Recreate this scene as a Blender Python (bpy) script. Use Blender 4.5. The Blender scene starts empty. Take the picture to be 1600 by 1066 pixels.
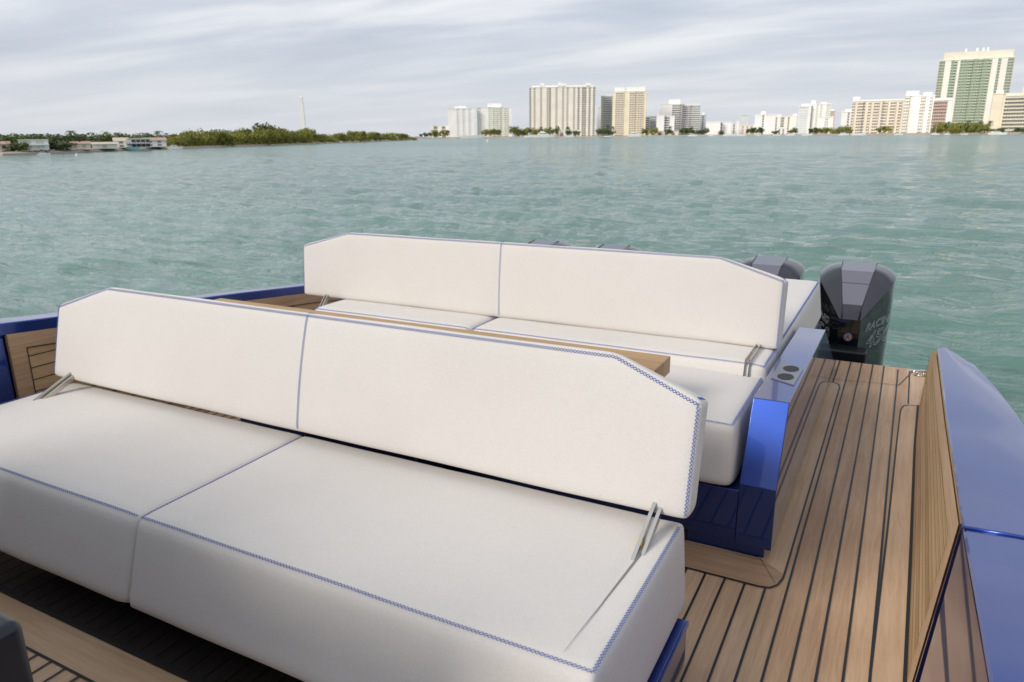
import bpy, bmesh, math, random
from mathutils import Vector, Matrix, noise
random.seed(7)
R = math.radians
sc = bpy.context.scene
col = sc.collection

# ------------------------------------------------------------------ camera
# boat axes: X to starboard side of the picture, Y aft, Z up; deck is z = 0
F_PX, CX, CY = 1150.0, 800.0, 533.0
HL, HR, VPX = (0.0, 220.0), (1600.0, 204.5), 1430.0
CAM = Vector((0.0, 0.0, 1.75))
WATER = -1.05
_a = Vector((HL[0]-CX, HL[1]-CY, F_PX)); _b = Vector((HR[0]-CX, HR[1]-CY, F_PX))
_up = _a.cross(_b).normalized()
if _up.y > 0: _up = -_up
_t = (VPX-HL[0])/(HR[0]-HL[0])
_ya = Vector((VPX-CX, HL[1]+_t*(HR[1]-HL[1])-CY, F_PX)).normalized()
_xa = _ya.cross(_up).normalized()
RW = Matrix((_xa, _ya, _up))                     # camera (x right, y down, z forward) -> world
cam = bpy.data.objects.new('camera', bpy.data.cameras.new('camera')); col.objects.link(cam)
m3 = Matrix(((RW[0][0], -RW[0][1], -RW[0][2]), (RW[1][0], -RW[1][1], -RW[1][2]), (RW[2][0], -RW[2][1], -RW[2][2])))
cam.matrix_world = Matrix.Translation(CAM) @ m3.to_4x4()
cam.data.sensor_width = 36; cam.data.lens = F_PX/1600*36
cam.data.clip_start = 0.05; cam.data.clip_end = 20000
cam.data.dof.use_dof = True; cam.data.dof.focus_distance = 2.7; cam.data.dof.aperture_fstop = 6.5
sc.camera = cam

# ------------------------------------------------------------------ world and sun
SUN_EL, SUN_AZ = R(31), R(208)       # azimuth from +Y towards +X
SKY_S = 0.062
w = bpy.data.worlds.new("World"); sc.world = w; w.use_nodes = True
nt = w.node_tree; N = nt.nodes; L = nt.links
for n in list(N): N.remove(n)
def nn(t, **k):
    n = N.new(t)
    for a, b in k.items(): setattr(n, a, b)
    return n
def wmath(op, a, b=None):
    n = nn('ShaderNodeMath', operation=op)
    for i, v in enumerate((a, b)):
        if v is None: continue
        if isinstance(v, (int, float)): n.inputs[i].default_value = v
        else: L.new(v, n.inputs[i])
    return n.outputs[0]
out = nn('ShaderNodeOutputWorld'); bg = nn('ShaderNodeBackground'); sky = nn('ShaderNodeTexSky', sky_type='NISHITA')
sky.sun_disc = False; sky.sun_elevation = SUN_EL; sky.sun_rotation = SUN_AZ
sky.dust_density = 2.0; sky.air_density = 1.0
tc = nn('ShaderNodeTexCoord'); sep = nn('ShaderNodeSeparateXYZ'); L.new(tc.outputs['Generated'], sep.inputs[0])
zc = wmath('ADD', wmath('MAXIMUM', sep.outputs[2], 0.0), 0.10)
cb = nn('ShaderNodeCombineXYZ'); L.new(wmath('DIVIDE', sep.outputs[0], zc), cb.inputs[0]); L.new(wmath('DIVIDE', sep.outputs[1], zc), cb.inputs[1])
mp = nn('ShaderNodeMapping'); L.new(cb.outputs[0], mp.inputs[0]); mp.inputs['Rotation'].default_value = (0, 0, R(-30)); mp.inputs['Scale'].default_value = (0.42, 1.0, 1); mp.inputs['Location'].default_value = (3.1, 1.7, 0)
n1 = nn('ShaderNodeTexNoise'); n1.inputs['Scale'].default_value = 1.15; n1.inputs['Detail'].default_value = 7; n1.inputs['Roughness'].default_value = 0.50; n1.inputs['Distortion'].default_value = 0.35
L.new(mp.outputs[0], n1.inputs['Vector'])
r1 = nn('ShaderNodeValToRGB'); L.new(n1.outputs['Fac'], r1.inputs[0])
e = r1.color_ramp.elements; e[0].position = 0.30; e[0].color = (0.47, 0.54, 0.67, 1); e[1].position = 0.70; e[1].color = (1.06, 1.06, 1.07, 1)
q = r1.color_ramp.elements.new(0.48); q.color = (0.67, 0.73, 0.84, 1)
q = r1.color_ramp.elements.new(0.58); q.color = (0.88, 0.91, 0.97, 1)
# even pale veil towards the horizon
hz = nn('ShaderNodeMapRange', interpolation_type='SMOOTHSTEP'); L.new(sep.outputs[2], hz.inputs[0])
hz.inputs[1].default_value = 0.0; hz.inputs[2].default_value = 0.20; hz.inputs[3].default_value = 0.85; hz.inputs[4].default_value = 0.05
mx = nn('ShaderNodeMix', data_type='RGBA'); L.new(hz.outputs[0], mx.inputs['Factor']); L.new(r1.outputs[0], mx.inputs[6]); mx.inputs[7].default_value = (0.78, 0.81, 0.86, 1)
skm = nn('ShaderNodeMix', data_type='RGBA', blend_type='MULTIPLY'); skm.inputs['Factor'].default_value = 1
L.new(sky.outputs[0], skm.inputs[6]); skm.inputs[7].default_value = (SKY_S, SKY_S, SKY_S, 1)
fin = nn('ShaderNodeMix', data_type='RGBA'); fin.inputs['Factor'].default_value = 0.86
L.new(skm.outputs[2], fin.inputs[6]); L.new(mx.outputs[2], fin.inputs[7])
L.new(fin.outputs[2], bg.inputs[0]); bg.inputs[1].default_value = 1.0; L.new(bg.outputs[0], out.inputs[0])

sun = bpy.data.lights.new('sun', 'SUN'); sun.energy = 2.6; sun.angle = R(20); sun.color = (1.0, 0.94, 0.86)
so = bpy.data.objects.new('sun', sun); col.objects.link(so)
sd = Vector((math.sin(SUN_AZ)*math.cos(SUN_EL), math.cos(SUN_AZ)*math.cos(SUN_EL), math.sin(SUN_EL)))
so.rotation_euler = sd.to_track_quat('Z', 'Y').to_euler()
sc.view_settings.view_transform = 'Standard'; sc.view_settings.look = 'None'; sc.view_settings.gamma = 1
sc.view_settings.exposure = 0.0

# ------------------------------------------------------------------ helpers
def ray(px, py): return RW @ Vector((px-CX, py-CY, F_PX))
def at_depth(px, py, D):                     # world point at horizontal distance D along the photo's ray
    d = ray(px, py); h = math.hypot(d.x, d.y); return CAM + d*(D/h)
def hpx(px): return HL[1] + (HR[1]-HL[1])*px/1600.0

def tag(o, label=None, cat=None, group=None, kind=None):
    if label: o['label'] = label
    if cat: o['category'] = cat
    if group: o['group'] = group
    if kind: o['kind'] = kind
    return o
def empty(name, loc, label, cat, group=None, rz=0):
    o = bpy.data.objects.new(name, None); col.objects.link(o); o.location = loc; o.rotation_euler.z = rz
    o.empty_display_size = 0.1
    return tag(o, label, cat, group)
def link(name, me, mat, parent=None, smooth=False):
    o = bpy.data.objects.new(name, me); col.objects.link(o)
    if mat is not None and not me.materials:
        for m_ in (mat if isinstance(mat, (list, tuple)) else [mat]): me.materials.append(m_)
    if parent is not None: o.parent = parent
    if smooth:
        for p in me.polygons: p.use_smooth = True
    return o
def frombm(name, bm, mat, parent=None, smooth=False, recalc=True):
    if recalc: bmesh.ops.recalc_face_normals(bm, faces=bm.faces)
    me = bpy.data.meshes.new(name); bm.to_mesh(me); bm.free()
    return link(name, me, mat, parent, smooth)
def box(bm, x0, x1, y0, y1, z0, z1, M=None):
    vs = [bm.verts.new(((M @ Vector(c)) if M else Vector(c))) for c in
          [(x0,y0,z0),(x1,y0,z0),(x1,y1,z0),(x0,y1,z0),(x0,y0,z1),(x1,y0,z1),(x1,y1,z1),(x0,y1,z1)]]
    for f in [(0,3,2,1),(4,5,6,7),(0,1,5,4),(1,2,6,5),(2,3,7,6),(3,0,4,7)]: bm.faces.new([vs[i] for i in f])
    return vs
def bevel_mod(o, wd, seg=3, ang=30):
    m = o.modifiers.new('bevel', 'BEVEL'); m.width = wd; m.segments = seg; m.limit_method = 'ANGLE'; m.angle_limit = R(ang); m.harden_normals = True
    for p in o.data.polygons: p.use_smooth = True
    return o
def prism(bm, pts, a, b, axis='z', M=None):
    """pts 2D polygon extruded from a to b along axis; (u,v)->other two axes in order"""
    def mk(u, v, t):
        c = {'z': (u, v, t), 'y': (u, t, v), 'x': (t, u, v)}[axis]
        return M @ Vector(c) if M else Vector(c)
    A = [bm.verts.new(mk(u, v, a)) for u, v in pts]; B = [bm.verts.new(mk(u, v, b)) for u, v in pts]
    n = len(pts)
    bm.faces.new(A[::-1]); bm.faces.new(B)
    for i in range(n): bm.faces.new([A[i], A[(i+1) % n], B[(i+1) % n], B[i]])
def tube(bm, pts, r, n=8, cap=True, closed=False):
    rings = []; N_ = len(pts)
    for i, p in enumerate(pts):
        p = Vector(p)
        if closed: d = (Vector(pts[(i+1) % N_])-Vector(pts[i-1]))
        else: d = (Vector(pts[min(i+1, N_-1)])-Vector(pts[max(i-1, 0)]))
        d.normalize(); u = d.orthogonal() if i == 0 else (prev - d*prev.dot(d))
        u.normalize(); prev = u; v = d.cross(u)
        rr = r[i] if isinstance(r, (list, tuple)) else r
        rings.append([bm.verts.new(p+u*rr*math.cos(2*math.pi*k/n)+v*rr*math.sin(2*math.pi*k/n)) for k in range(n)])
    for i in range(N_ if closed else N_-1):
        A = rings[i]; B = rings[(i+1) % N_]
        for k in range(n): bm.faces.new([A[k], A[(k+1) % n], B[(k+1) % n], B[k]])
    if cap and not closed: bm.faces.new(rings[0][::-1]); bm.faces.new(rings[-1])
def strip(bm, pts, wd, z):                    # flat ribbon on z, mitred
    P = [Vector((p[0], p[1], 0)) for p in pts]; Lf = []; Rt = []
    for i, p in enumerate(P):
        d1 = (P[i]-P[i-1]).normalized() if i else None
        d2 = (P[i+1]-P[i]).normalized() if i < len(P)-1 else None
        d = ((d1 or d2)+(d2 or d1)).normalized(); n_ = Vector((-d.y, d.x, 0))
        c = max(0.3, n_.dot(Vector((-(d2 or d1).y, (d2 or d1).x, 0))))
        Lf.append(bm.verts.new((p.x+n_.x*wd/2/c, p.y+n_.y*wd/2/c, z))); Rt.append(bm.verts.new((p.x-n_.x*wd/2/c, p.y-n_.y*wd/2/c, z)))
    for i in range(len(P)-1): bm.faces.new([Rt[i], Rt[i+1], Lf[i+1], Lf[i]])

# ------------------------------------------------------------------ materials
def mat(name, base=(0.8,0.8,0.8), rough=0.5, metal=0.0, **k):
    m = bpy.data.materials.new(name); m.use_nodes = True
    b = m.node_tree.nodes['Principled BSDF']
    b.inputs['Base Color'].default_value = (*base, 1); b.inputs['Roughness'].default_value = rough; b.inputs['Metallic'].default_value = metal
    for a, v in k.items(): b.inputs[a.replace('_', ' ')].default_value = v
    return m
def nodes(m): return m.node_tree.nodes, m.node_tree.links, m.node_tree.nodes['Principled BSDF']
def add_noise_color(m, c1, c2, scale, vscale=(1,1,1), detail=4, lo=0.35, hi=0.65, rough=0.55):
    Nn, Ll, b = nodes(m)
    tcn = Nn.new('ShaderNodeTexCoord'); mpn = Nn.new('ShaderNodeMapping'); mpn.inputs['Scale'].default_value = vscale
    Ll.new(tcn.outputs['Object'], mpn.inputs[0])
    nz = Nn.new('ShaderNodeTexNoise'); nz.inputs['Scale'].default_value = scale; nz.inputs['Detail'].default_value = detail; nz.inputs['Roughness'].default_value = rough
    Ll.new(mpn.outputs[0], nz.inputs['Vector'])
    cr = Nn.new('ShaderNodeValToRGB'); Ll.new(nz.outputs['Fac'], cr.inputs[0])
    cr.color_ramp.elements[0].position = lo; cr.color_ramp.elements[0].color = (*c1, 1)
    cr.color_ramp.elements[1].position = hi; cr.color_ramp.elements[1].color = (*c2, 1)
    Ll.new(cr.outputs[0], b.inputs['Base Color']); return cr, nz, mpn
def add_bump(m, scale, strength, dist=0.001, vscale=(1,1,1), detail=3, chain=None):
    Nn, Ll, b = nodes(m)
    tcn = Nn.new('ShaderNodeTexCoord'); mpn = Nn.new('ShaderNodeMapping'); mpn.inputs['Scale'].default_value = vscale
    Ll.new(tcn.outputs['Object'], mpn.inputs[0])
    nz = Nn.new('ShaderNodeTexNoise'); nz.inputs['Scale'].default_value = scale; nz.inputs['Detail'].default_value = detail
    Ll.new(mpn.outputs[0], nz.inputs['Vector'])
    bp = Nn.new('ShaderNodeBump'); bp.inputs['Strength'].default_value = strength; bp.inputs['Distance'].default_value = dist
    Ll.new(nz.outputs['Fac'], bp.inputs['Height'])
    if chain: Ll.new(chain.outputs[0], bp.inputs['Normal'])
    Ll.new(bp.outputs[0], b.inputs['Normal']); return bp

def fabric_mat(name, c1, c2):
    m = mat(name, c1, 0.80); m.node_tree.nodes['Principled BSDF'].inputs['Sheen Weight'].default_value = 0.12
    m.node_tree.nodes['Principled BSDF'].inputs['Specular IOR Level'].default_value = 0.28
    cr, nz, mpn = add_noise_color(m, c1, c2, 1.6, detail=5, lo=0.25, hi=0.75, rough=0.6)
    Nn, Ll, b = nodes(m)
    # slubby linen weave: two crossed thread noises tint the cloth a little
    outs = []
    for vs in ((1, 0.12, 0.3), (0.12, 1, 1)):
        mp2 = Nn.new('ShaderNodeMapping'); mp2.inputs['Scale'].default_value = vs
        tc2 = Nn.new('ShaderNodeTexCoord'); Ll.new(tc2.outputs['Object'], mp2.inputs[0])
        n2 = Nn.new('ShaderNodeTexNoise'); n2.inputs['Scale'].default_value = 520; n2.inputs['Detail'].default_value = 3; Ll.new(mp2.outputs[0], n2.inputs['Vector']); outs.append(n2.outputs['Fac'])
    ad = Nn.new('ShaderNodeMath'); ad.operation = 'ADD'; Ll.new(outs[0], ad.inputs[0]); Ll.new(outs[1], ad.inputs[1])
    mr_ = Nn.new('ShaderNodeMapRange'); mr_.inputs[1].default_value = 0.6; mr_.inputs[2].default_value = 1.4; mr_.inputs[3].default_value = 0.91; mr_.inputs[4].default_value = 1.06; Ll.new(ad.outputs[0], mr_.inputs[0])
    vm = Nn.new('ShaderNodeVectorMath'); vm.operation = 'SCALE'; Ll.new(cr.outputs[0], vm.inputs[0]); Ll.new(mr_.outputs[0], vm.inputs['Scale']); Ll.new(vm.outputs[0], b.inputs['Base Color'])
    bp1 = Nn.new('ShaderNodeBump'); bp1.inputs['Strength'].default_value = 0.5; bp1.inputs['Distance'].default_value = 0.0005; Ll.new(ad.outputs[0], bp1.inputs['Height'])
    b3 = add_bump(m, 6, 0.30, 0.010, (1, 1, 1), 4, chain=bp1)
    return m
M = {}
M['fabric'] = fabric_mat('cream_fabric', (0.635, 0.598, 0.558), (0.675, 0.640, 0.600))
M['thread'] = mat('blue_thread', (0.08, 0.13, 0.40), 0.7)
M['navy'] = mat('navy_gloss_paint', (0.03, 0.09, 0.45), 0.34, 0.88, Coat_Weight=1.0, Coat_Roughness=0.02, Coat_IOR=1.5)
add_noise_color(M['navy'], (0.018, 0.052, 0.27), (0.022, 0.062, 0.31), 3)
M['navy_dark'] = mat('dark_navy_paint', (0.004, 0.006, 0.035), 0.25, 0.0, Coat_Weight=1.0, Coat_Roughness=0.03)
M['black'] = mat('black_rubber', (0.012, 0.012, 0.013), 0.6)
M['chrome'] = mat('polished_steel', (0.62, 0.60, 0.57), 0.12, 1.0)
M['steel_cream'] = mat('satin_steel', (0.60, 0.57, 0.50), 0.3, 0.9)
M['plate'] = mat('grey_cup_plate', (0.22, 0.23, 0.27), 0.35, 0.5)

def teak_mat(name, axis, across, pitch, off, c1, c2, c3):
    """wood with grain along axis, tone changing plank by plank across"""
    m = mat(name, c1, 0.48); Nn, Ll, b = nodes(m); b.inputs['Specular IOR Level'].default_value = 0.3
    tcn = Nn.new('ShaderNodeTexCoord'); sp = Nn.new('ShaderNodeSeparateXYZ'); Ll.new(tcn.outputs['Object'], sp.inputs[0])
    def mth(op, a, v=None):
        n = Nn.new('ShaderNodeMath'); n.operation = op
        for i, q_ in enumerate((a, v)):
            if q_ is None: continue
            if isinstance(q_, (int, float)): n.inputs[i].default_value = q_
            else: Ll.new(q_, n.inputs[i])
        return n.outputs[0]
    idx = mth('FLOOR', mth('DIVIDE', mth('SUBTRACT', sp.outputs[across], off), pitch))
    wn = Nn.new('ShaderNodeTexWhiteNoise'); wn.noise_dimensions = '1D'; Ll.new(idx, wn.inputs['W'])
    mpn = Nn.new('ShaderNodeMapping'); s = [26, 26, 26]; s[axis] = 1.3; mpn.inputs['Scale'].default_value = s
    Ll.new(tcn.outputs['Object'], mpn.inputs[0])
    off_n = Nn.new('ShaderNodeCombineXYZ'); Ll.new(mth('MULTIPLY', wn.outputs['Value'], 37.0), off_n.inputs[axis])
    va = Nn.new('ShaderNodeVectorMath'); va.operation = 'ADD'; Ll.new(mpn.outputs[0], va.inputs[0]); Ll.new(off_n.outputs[0], va.inputs[1])
    g = Nn.new('ShaderNodeTexNoise'); g.inputs['Scale'].default_value = 1.6; g.inputs['Detail'].default_value = 8; g.inputs['Roughness'].default_value = 0.65; g.inputs['Distortion'].default_value = 0.6
    Ll.new(va.outputs[0], g.inputs['Vector'])
    fine = Nn.new('ShaderNodeTexNoise'); fine.inputs['Scale'].default_value = 9; fine.inputs['Detail'].default_value = 4; Ll.new(va.outputs[0], fine.inputs['Vector'])
    big = Nn.new('ShaderNodeTexNoise'); big.inputs['Scale'].default_value = 1.7; big.inputs['Detail'].default_value = 3; Ll.new(tcn.outputs['Object'], big.inputs['Vector'])
    f = mth('ADD', mth('MULTIPLY', g.outputs['Fac'], 0.9), mth('MULTIPLY', fine.outputs['Fac'], 0.35))
    f = mth('ADD', f, mth('MULTIPLY', wn.outputs['Value'], 0.42)); f = mth('ADD', f, mth('MULTIPLY', big.outputs['Fac'], 0.55))
    f = mth('SUBTRACT', f, 0.59)
    cr = Nn.new('ShaderNodeValToRGB'); Ll.new(f, cr.inputs[0]); el = cr.color_ramp.elements
    el[0].position = 0.2; el[0].color = (*c1, 1); el[1].position = 0.85; el[1].color = (*c3, 1); q_ = el.new(0.52); q_.color = (*c2, 1)
    Ll.new(cr.outputs[0], b.inputs['Base Color'])
    bp = Nn.new('ShaderNodeBump'); bp.inputs['Strength'].default_value = 0.25; bp.inputs['Distance'].default_value = 0.0008; Ll.new(fine.outputs['Fac'], bp.inputs['Height']); Ll.new(bp.outputs[0], b.inputs['Normal'])
    return m
TK = ((0.40, 0.245, 0.138), (0.53, 0.35, 0.212), (0.65, 0.465, 0.31))
M['teak_deck'] = teak_mat('teak_deck_boards', 1, 0, 0.0788, 0.0, *TK)
M['teak_margin_y'] = teak_mat('teak_margin_along', 1, 0, 3.0, -9.1, *[tuple(c*0.95 for c in t) for t in TK])
M['teak_margin_x'] = teak_mat('teak_margin_across', 0, 1, 3.0, -9.3, *[tuple(c*0.95 for c in t) for t in TK])
M['teak_panel'] = teak_mat('teak_panel_boards', 1, 2, 0.0455, 0.07, (0.40, 0.255, 0.125), (0.54, 0.36, 0.19), (0.64, 0.45, 0.25))
M['teak_table'] = teak_mat('teak_table_wood', 0, 1, 0.35, 2.3, (0.30, 0.175, 0.07), (0.40, 0.245, 0.11), (0.46, 0.29, 0.14))
M['caulk'] = mat('black_caulk', (0.010, 0.011, 0.012), 0.5)
M['thin_caulk'] = mat('brown_joint', (0.13, 0.075, 0.045), 0.6)

# ------------------------------------------------------------------ water
def water():
    m = mat('sea_water', (0.03, 0.15, 0.125), 0.09); Nn, Ll, b = nodes(m); b.inputs['IOR'].default_value = 1.33
    tcn = Nn.new('ShaderNodeTexCoord')
    def nz(scale, rot, sx, sy, detail, rough=0.55, dist=0.0):
        mpn = Nn.new('ShaderNodeMapping'); mpn.inputs['Rotation'].default_value = (0, 0, rot); mpn.inputs['Scale'].default_value = (sx, sy, 1)
        Ll.new(tcn.outputs['Object'], mpn.inputs[0]); n = Nn.new('ShaderNodeTexNoise'); n.inputs['Scale'].default_value = scale
        n.inputs['Detail'].default_value = detail; n.inputs['Roughness'].default_value = rough; n.inputs['Distortion'].default_value = dist
        Ll.new(mpn.outputs[0], n.inputs['Vector']); return n.outputs['Fac']
    big = nz(0.02, R(20), 1, 2.5, 4)
    cr = Nn.new('ShaderNodeValToRGB'); Ll.new(big, cr.inputs[0]); el = cr.color_ramp.elements
    el[0].position = 0.35; el[0].color = (0.098, 0.190, 0.152, 1); el[1].position = 0.65; el[1].color = (0.140, 0.245, 0.205, 1)
    Ll.new(cr.outputs[0], b.inputs['Base Color'])
    ln = Nn.new('ShaderNodeVectorMath'); ln.operation = 'LENGTH'; Ll.new(tcn.outputs['Object'], ln.inputs[0])
    mrr = Nn.new('ShaderNodeMapRange'); Ll.new(ln.outputs['Value'], mrr.inputs[0]); mrr.inputs[1].default_value = 15; mrr.inputs[2].default_value = 260; mrr.inputs[3].default_value = 0.05; mrr.inputs[4].default_value = 0.21; Ll.new(mrr.outputs[0], b.inputs['Roughness'])
    prev = None
    for fac, st, ds in ((nz(0.30, R(20), 0.5, 1.6, 3, 0.5, 0.3), 1.0, 0.22), (nz(1.0, R(14), 0.42, 1.7, 5, 0.55, 0.6), 1.0, 0.24), (nz(5.0, R(25), 0.6, 1.4, 3), 1.0, 0.03)):
        bp = Nn.new('ShaderNodeBump'); bp.inputs['Strength'].default_value = st; bp.inputs['Distance'].default_value = ds
        Ll.new(fac, bp.inputs['Height'])
        if prev: Ll.new(prev.outputs[0], bp.inputs['Normal'])
        prev = bp
    Ll.new(prev.outputs[0], b.inputs['Normal'])
    # graded sheet: fine rings near the boat with real waves, coarse to the horizon
    bm = bmesh.new(); rad = [3.0]
    while rad[-1] < 9000: rad.append(rad[-1]*1.018 if rad[-1] < 220 else rad[-1]*1.12)
    na = 420; rows = []
    c0 = Vector((-1.5, 4.0, 0))
    a0, a1 = R(-95), R(75)     # fine sector looking aft, measured from +Y towards +X
    angs = [a0+(a1-a0)*k/na for k in range(na+1)]
    rest = [a1+(2*math.pi-(a1-a0))*k/40 for k in range(1, 40)]
    A = angs+rest
    for r_ in rad:
        row = []
        for a in A:
            x = c0.x+r_*math.sin(a); y = c0.y+r_*math.cos(a); z = 0
            if r_ < 200:
                fade = min(1, (200-r_)/120)
                z = 0.15*noise.noise(Vector((x*0.16+y*0.05, y*0.36, 1.3)))+0.15*noise.noise(Vector((x*0.45, y*0.95+x*0.15, 5.1)))
                if r_ < 70: z += 0.085*noise.noise(Vector((x*1.5, y*3.2+x*0.3, 9.7)))*min(1, (70-r_)/30)
                z *= fade
            row.append(bm.verts.new((x, y, z)))
        rows.append(row)
    n = len(A)
    for i in range(len(rows)-1):
        for k in range(n):
            bm.faces.new([rows[i][k], rows[i][(k+1) % n], rows[i+1][(k+1) % n], rows[i+1][k]])
    bm.faces.new(rows[0][::-1])
    o = frombm('water', bm, m, None, True); o.location.z = WATER
    if o.data.polygons[0].normal.z < 0: o.data.flip_normals()
    tag(o, 'choppy green blue bay water around the boat', None, None, 'structure')
water()

# ------------------------------------------------------------------ the boat
XW, YF = -0.33, 2.92                      # walkway wall of the aft seat base, its front
XL, XRW = -4.15, 0.25                     # port and starboard bulwark faces
boat = empty('motor_boat', (-1.95, 2.5, 0), 'navy blue open motor boat with teak deck and side walkway', 'boat')
def bp_(name, bm, m, smooth=False, parent=boat):
    o = frombm(name, bm, m, None, smooth)
    return adopt(o, parent)
def root_loc(p): return p.location if p.type == 'EMPTY' else Vector((0, 0, 0))   # parts keep their world coordinates
def adopt(o, parent):
    o.parent = parent; o.matrix_parent_inverse = Matrix.Translation(-root_loc(parent)); return o

# deck sheet
wall_r = [(0.17, -1.2), (0.188, 2.4), (0.20, 3.2), (0.215, 4.54), (0.234, 5.3), (0.325, 6.2)]
bm = bmesh.new()
pts = [(XL, -1.2), (0.17, -1.2)] + wall_r[1:] + [(0.204, 6.17), (-0.36, 6.17), (-0.75, 6.25), (-3.4, 6.25), (-3.9, 6.0), (XL, 5.0)]
prism(bm, pts, -0.05, 0.0); bp_('deck', bm, M['teak_deck'])
# margin boards (4 mm above the planks)
bm = bmesh.new()
def quad(bm, pts, z): bm.faces.new([bm.verts.new((p[0], p[1], z)) for p in pts])
mr = [(0.083, 1.2), (0.083, 2.4), (0.10, 3.4), (0.118, 4.5), (0.126, 5.05)]
for i in range(4):
    a, b_ = mr[i], mr[i+1]
    def wx(y):
        for j in range(len(wall_r)-1):
            if wall_r[j][1] <= y <= wall_r[j+1][1]:
                t = (y-wall_r[j][1])/(wall_r[j+1][1]-wall_r[j][1]); return wall_r[j][0]*(1-t)+wall_r[j+1][0]*t
        return 0.23
    quad(bm, [a, (wx(a[1]), a[1]), (wx(b_[1]), b_[1]), b_], 0.003)
arc = [(0.126, 5.05), (0.13, 5.17), (0.145, 5.25), (0.17, 5.28), (0.234, 5.29), (0.23, 5.05)]
quad(bm, arc[::-1], 0.003)
bp_('margin_board', bm, M['teak_margin_y'])
bm = bmesh.new()
ml = [(-0.262, 2.92), (-0.262, 5.46), (-0.268, 5.52), (-0.29, 5.555), (-0.36, 5.56)]
quad(bm, [(-0.45, 3.0), (-0.37, 2.94), (-0.262, 2.86)] + ml[1:] + [(-0.45, 5.56)], 0.003)
bp_('margin_board', bm, M['teak_margin_y'])
bm = bmesh.new()
quad(bm, [(-3.7, 2.73), (-0.32, 2.73), (-0.28, 2.76), (-0.263, 2.82), (-0.262, 2.858), (-0.37, 2.938), (-3.7, 2.95)], 0.003)
bp_('margin_board', bm, M['teak_margin_x'])
bm = bmesh.new(); quad(bm, [(-4.1, 1.165), (-0.47, 1.165), (-0.47, 1.312), (-4.1, 1.312)], 0.003)
bp_('margin_board', bm, M['teak_margin_x'])
# caulking
bm = bmesh.new(); CW = 0.0085
k = -60
while k < 3:
    x = k*0.0788; k += 1
    if x < XL: continue
    segs = [(-1.2, 6.16)]
    if x > -0.40 and x < -0.262: segs = [(-1.2, 2.73), (5.565, 6.16)]
    elif x <= -0.40: segs = [(-1.2, 1.165), (1.76, 2.73)]
    if x <= -3.55: segs = [(-1.2, 1.165), (1.76, 5.6)]
    if x > 0.06:
        segs = [(2.36, 5.30 if x > 0.126 else 5.7)] if x < 0.09 else [(5.31, 6.1)]
        if x < 0.09: segs = [(2.2, 6.1)]
    for y0, y1 in segs:
        npt = 9; strip(bm, [(x+(0.012*max(0, (y0+(y1-y0)*j/npt)-2.4)/2.6 if x > 0.06 else 0)+0.0006*math.sin(k*3+j), y0+(y1-y0)*j/npt) for j in range(npt+1)], CW, 0.0045)
strip(bm, [(0.080, 1.2), (0.080, 2.4), (0.10, 3.4), (0.116, 4.5), (0.126, 5.05), (0.13, 5.17), (0.145, 5.25), (0.17, 5.28), (0.234, 5.29)], CW, 0.0052)
strip(bm, [(-3.7, 2.73), (-0.34, 2.73), (-0.30, 2.74), (-0.275, 2.775), (-0.263, 2.83), (-0.262, 2.9), (-0.262, 5.44), (-0.266, 5.50), (-0.28, 5.54), (-0.31, 5.56), (-0.34, 5.56)], CW, 0.0052)
strip(bm, [(-4.1, 1.165), (-0.47, 1.165)], CW, 0.0052)
bp_('caulking', bm, M['caulk'])
M['dark_floor'] = mat('painted_shade_boards', (0.030, 0.026, 0.024), 0.35); add_noise_color(M['dark_floor'], (0.024, 0.021, 0.020), (0.040, 0.034, 0.031), 8, (8, 0.6, 1))  # near-black colour paints in the shade and dim reflection under the sofa
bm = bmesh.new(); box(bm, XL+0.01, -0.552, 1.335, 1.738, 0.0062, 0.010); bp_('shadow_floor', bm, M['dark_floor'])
bm = bmesh.new(); box(bm, XL+0.01, -0.47, 1.313, 1.334, 0.0062, 0.016); bp_('threshold_trim', bm, M['black'])
bm = bmesh.new()
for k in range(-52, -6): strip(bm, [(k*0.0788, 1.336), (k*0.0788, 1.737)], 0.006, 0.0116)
bp_('caulking', bm, mat('painted_shade_caulk', (0.002, 0.002, 0.002), 0.7))  # caulk darkened along with the boards, shade put into its colour
bm = bmesh.new()
strip(bm, [(-0.33, 5.64), (0.108, 5.70), (0.20, 6.12)], 0.006, 0.0058); bp_('hatch_joint', bm, M['thin_caulk']); bm = bmesh.new()
strip(bm, [(-0.37, 2.938), (-0.285, 2.78)], 0.002, 0.0058)
bp_('mitre_joint', bm, M['thin_caulk'])

# starboard bulwark -------------------------------------------------
def face_from(bm, pts): return bm.faces.new([bm.verts.new(p) for p in pts])
def lerp_tab(tab, y):
    if y <= tab[0][0]: return tab[0][1]
    for i in range(len(tab)-1):
        if y <= tab[i+1][0]:
            t = (y-tab[i][0])/(tab[i+1][0]-tab[i][0]); return tab[i][1]*(1-t)+tab[i+1][1]*t
    return tab[-1][1]
gz = [(-1.2, 0.84), (1.46, 0.74), (2.22, 0.676), (3.24, 0.628), (4.2, 0.604), (4.56, 0.596), (5.2, 0.40), (5.9, 0.10), (6.25, 0.03)]
gout = [(-1.2, 0.62), (2.37, 0.60), (3.47, 0.533), (3.95, 0.48), (4.29, 0.425), (4.48, 0.36), (4.56, 0.31)]
def wallx(y, z):                         # inner face leans outboard from deck to cap
    t = z/max(0.05, lerp_tab(gz, y)); t = max(0.0, min(1.0, t))
    return wx(y)*(1-t) + (0.25 if y < 5.2 else 0.25+0.1*(y-5.2))*t
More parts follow.
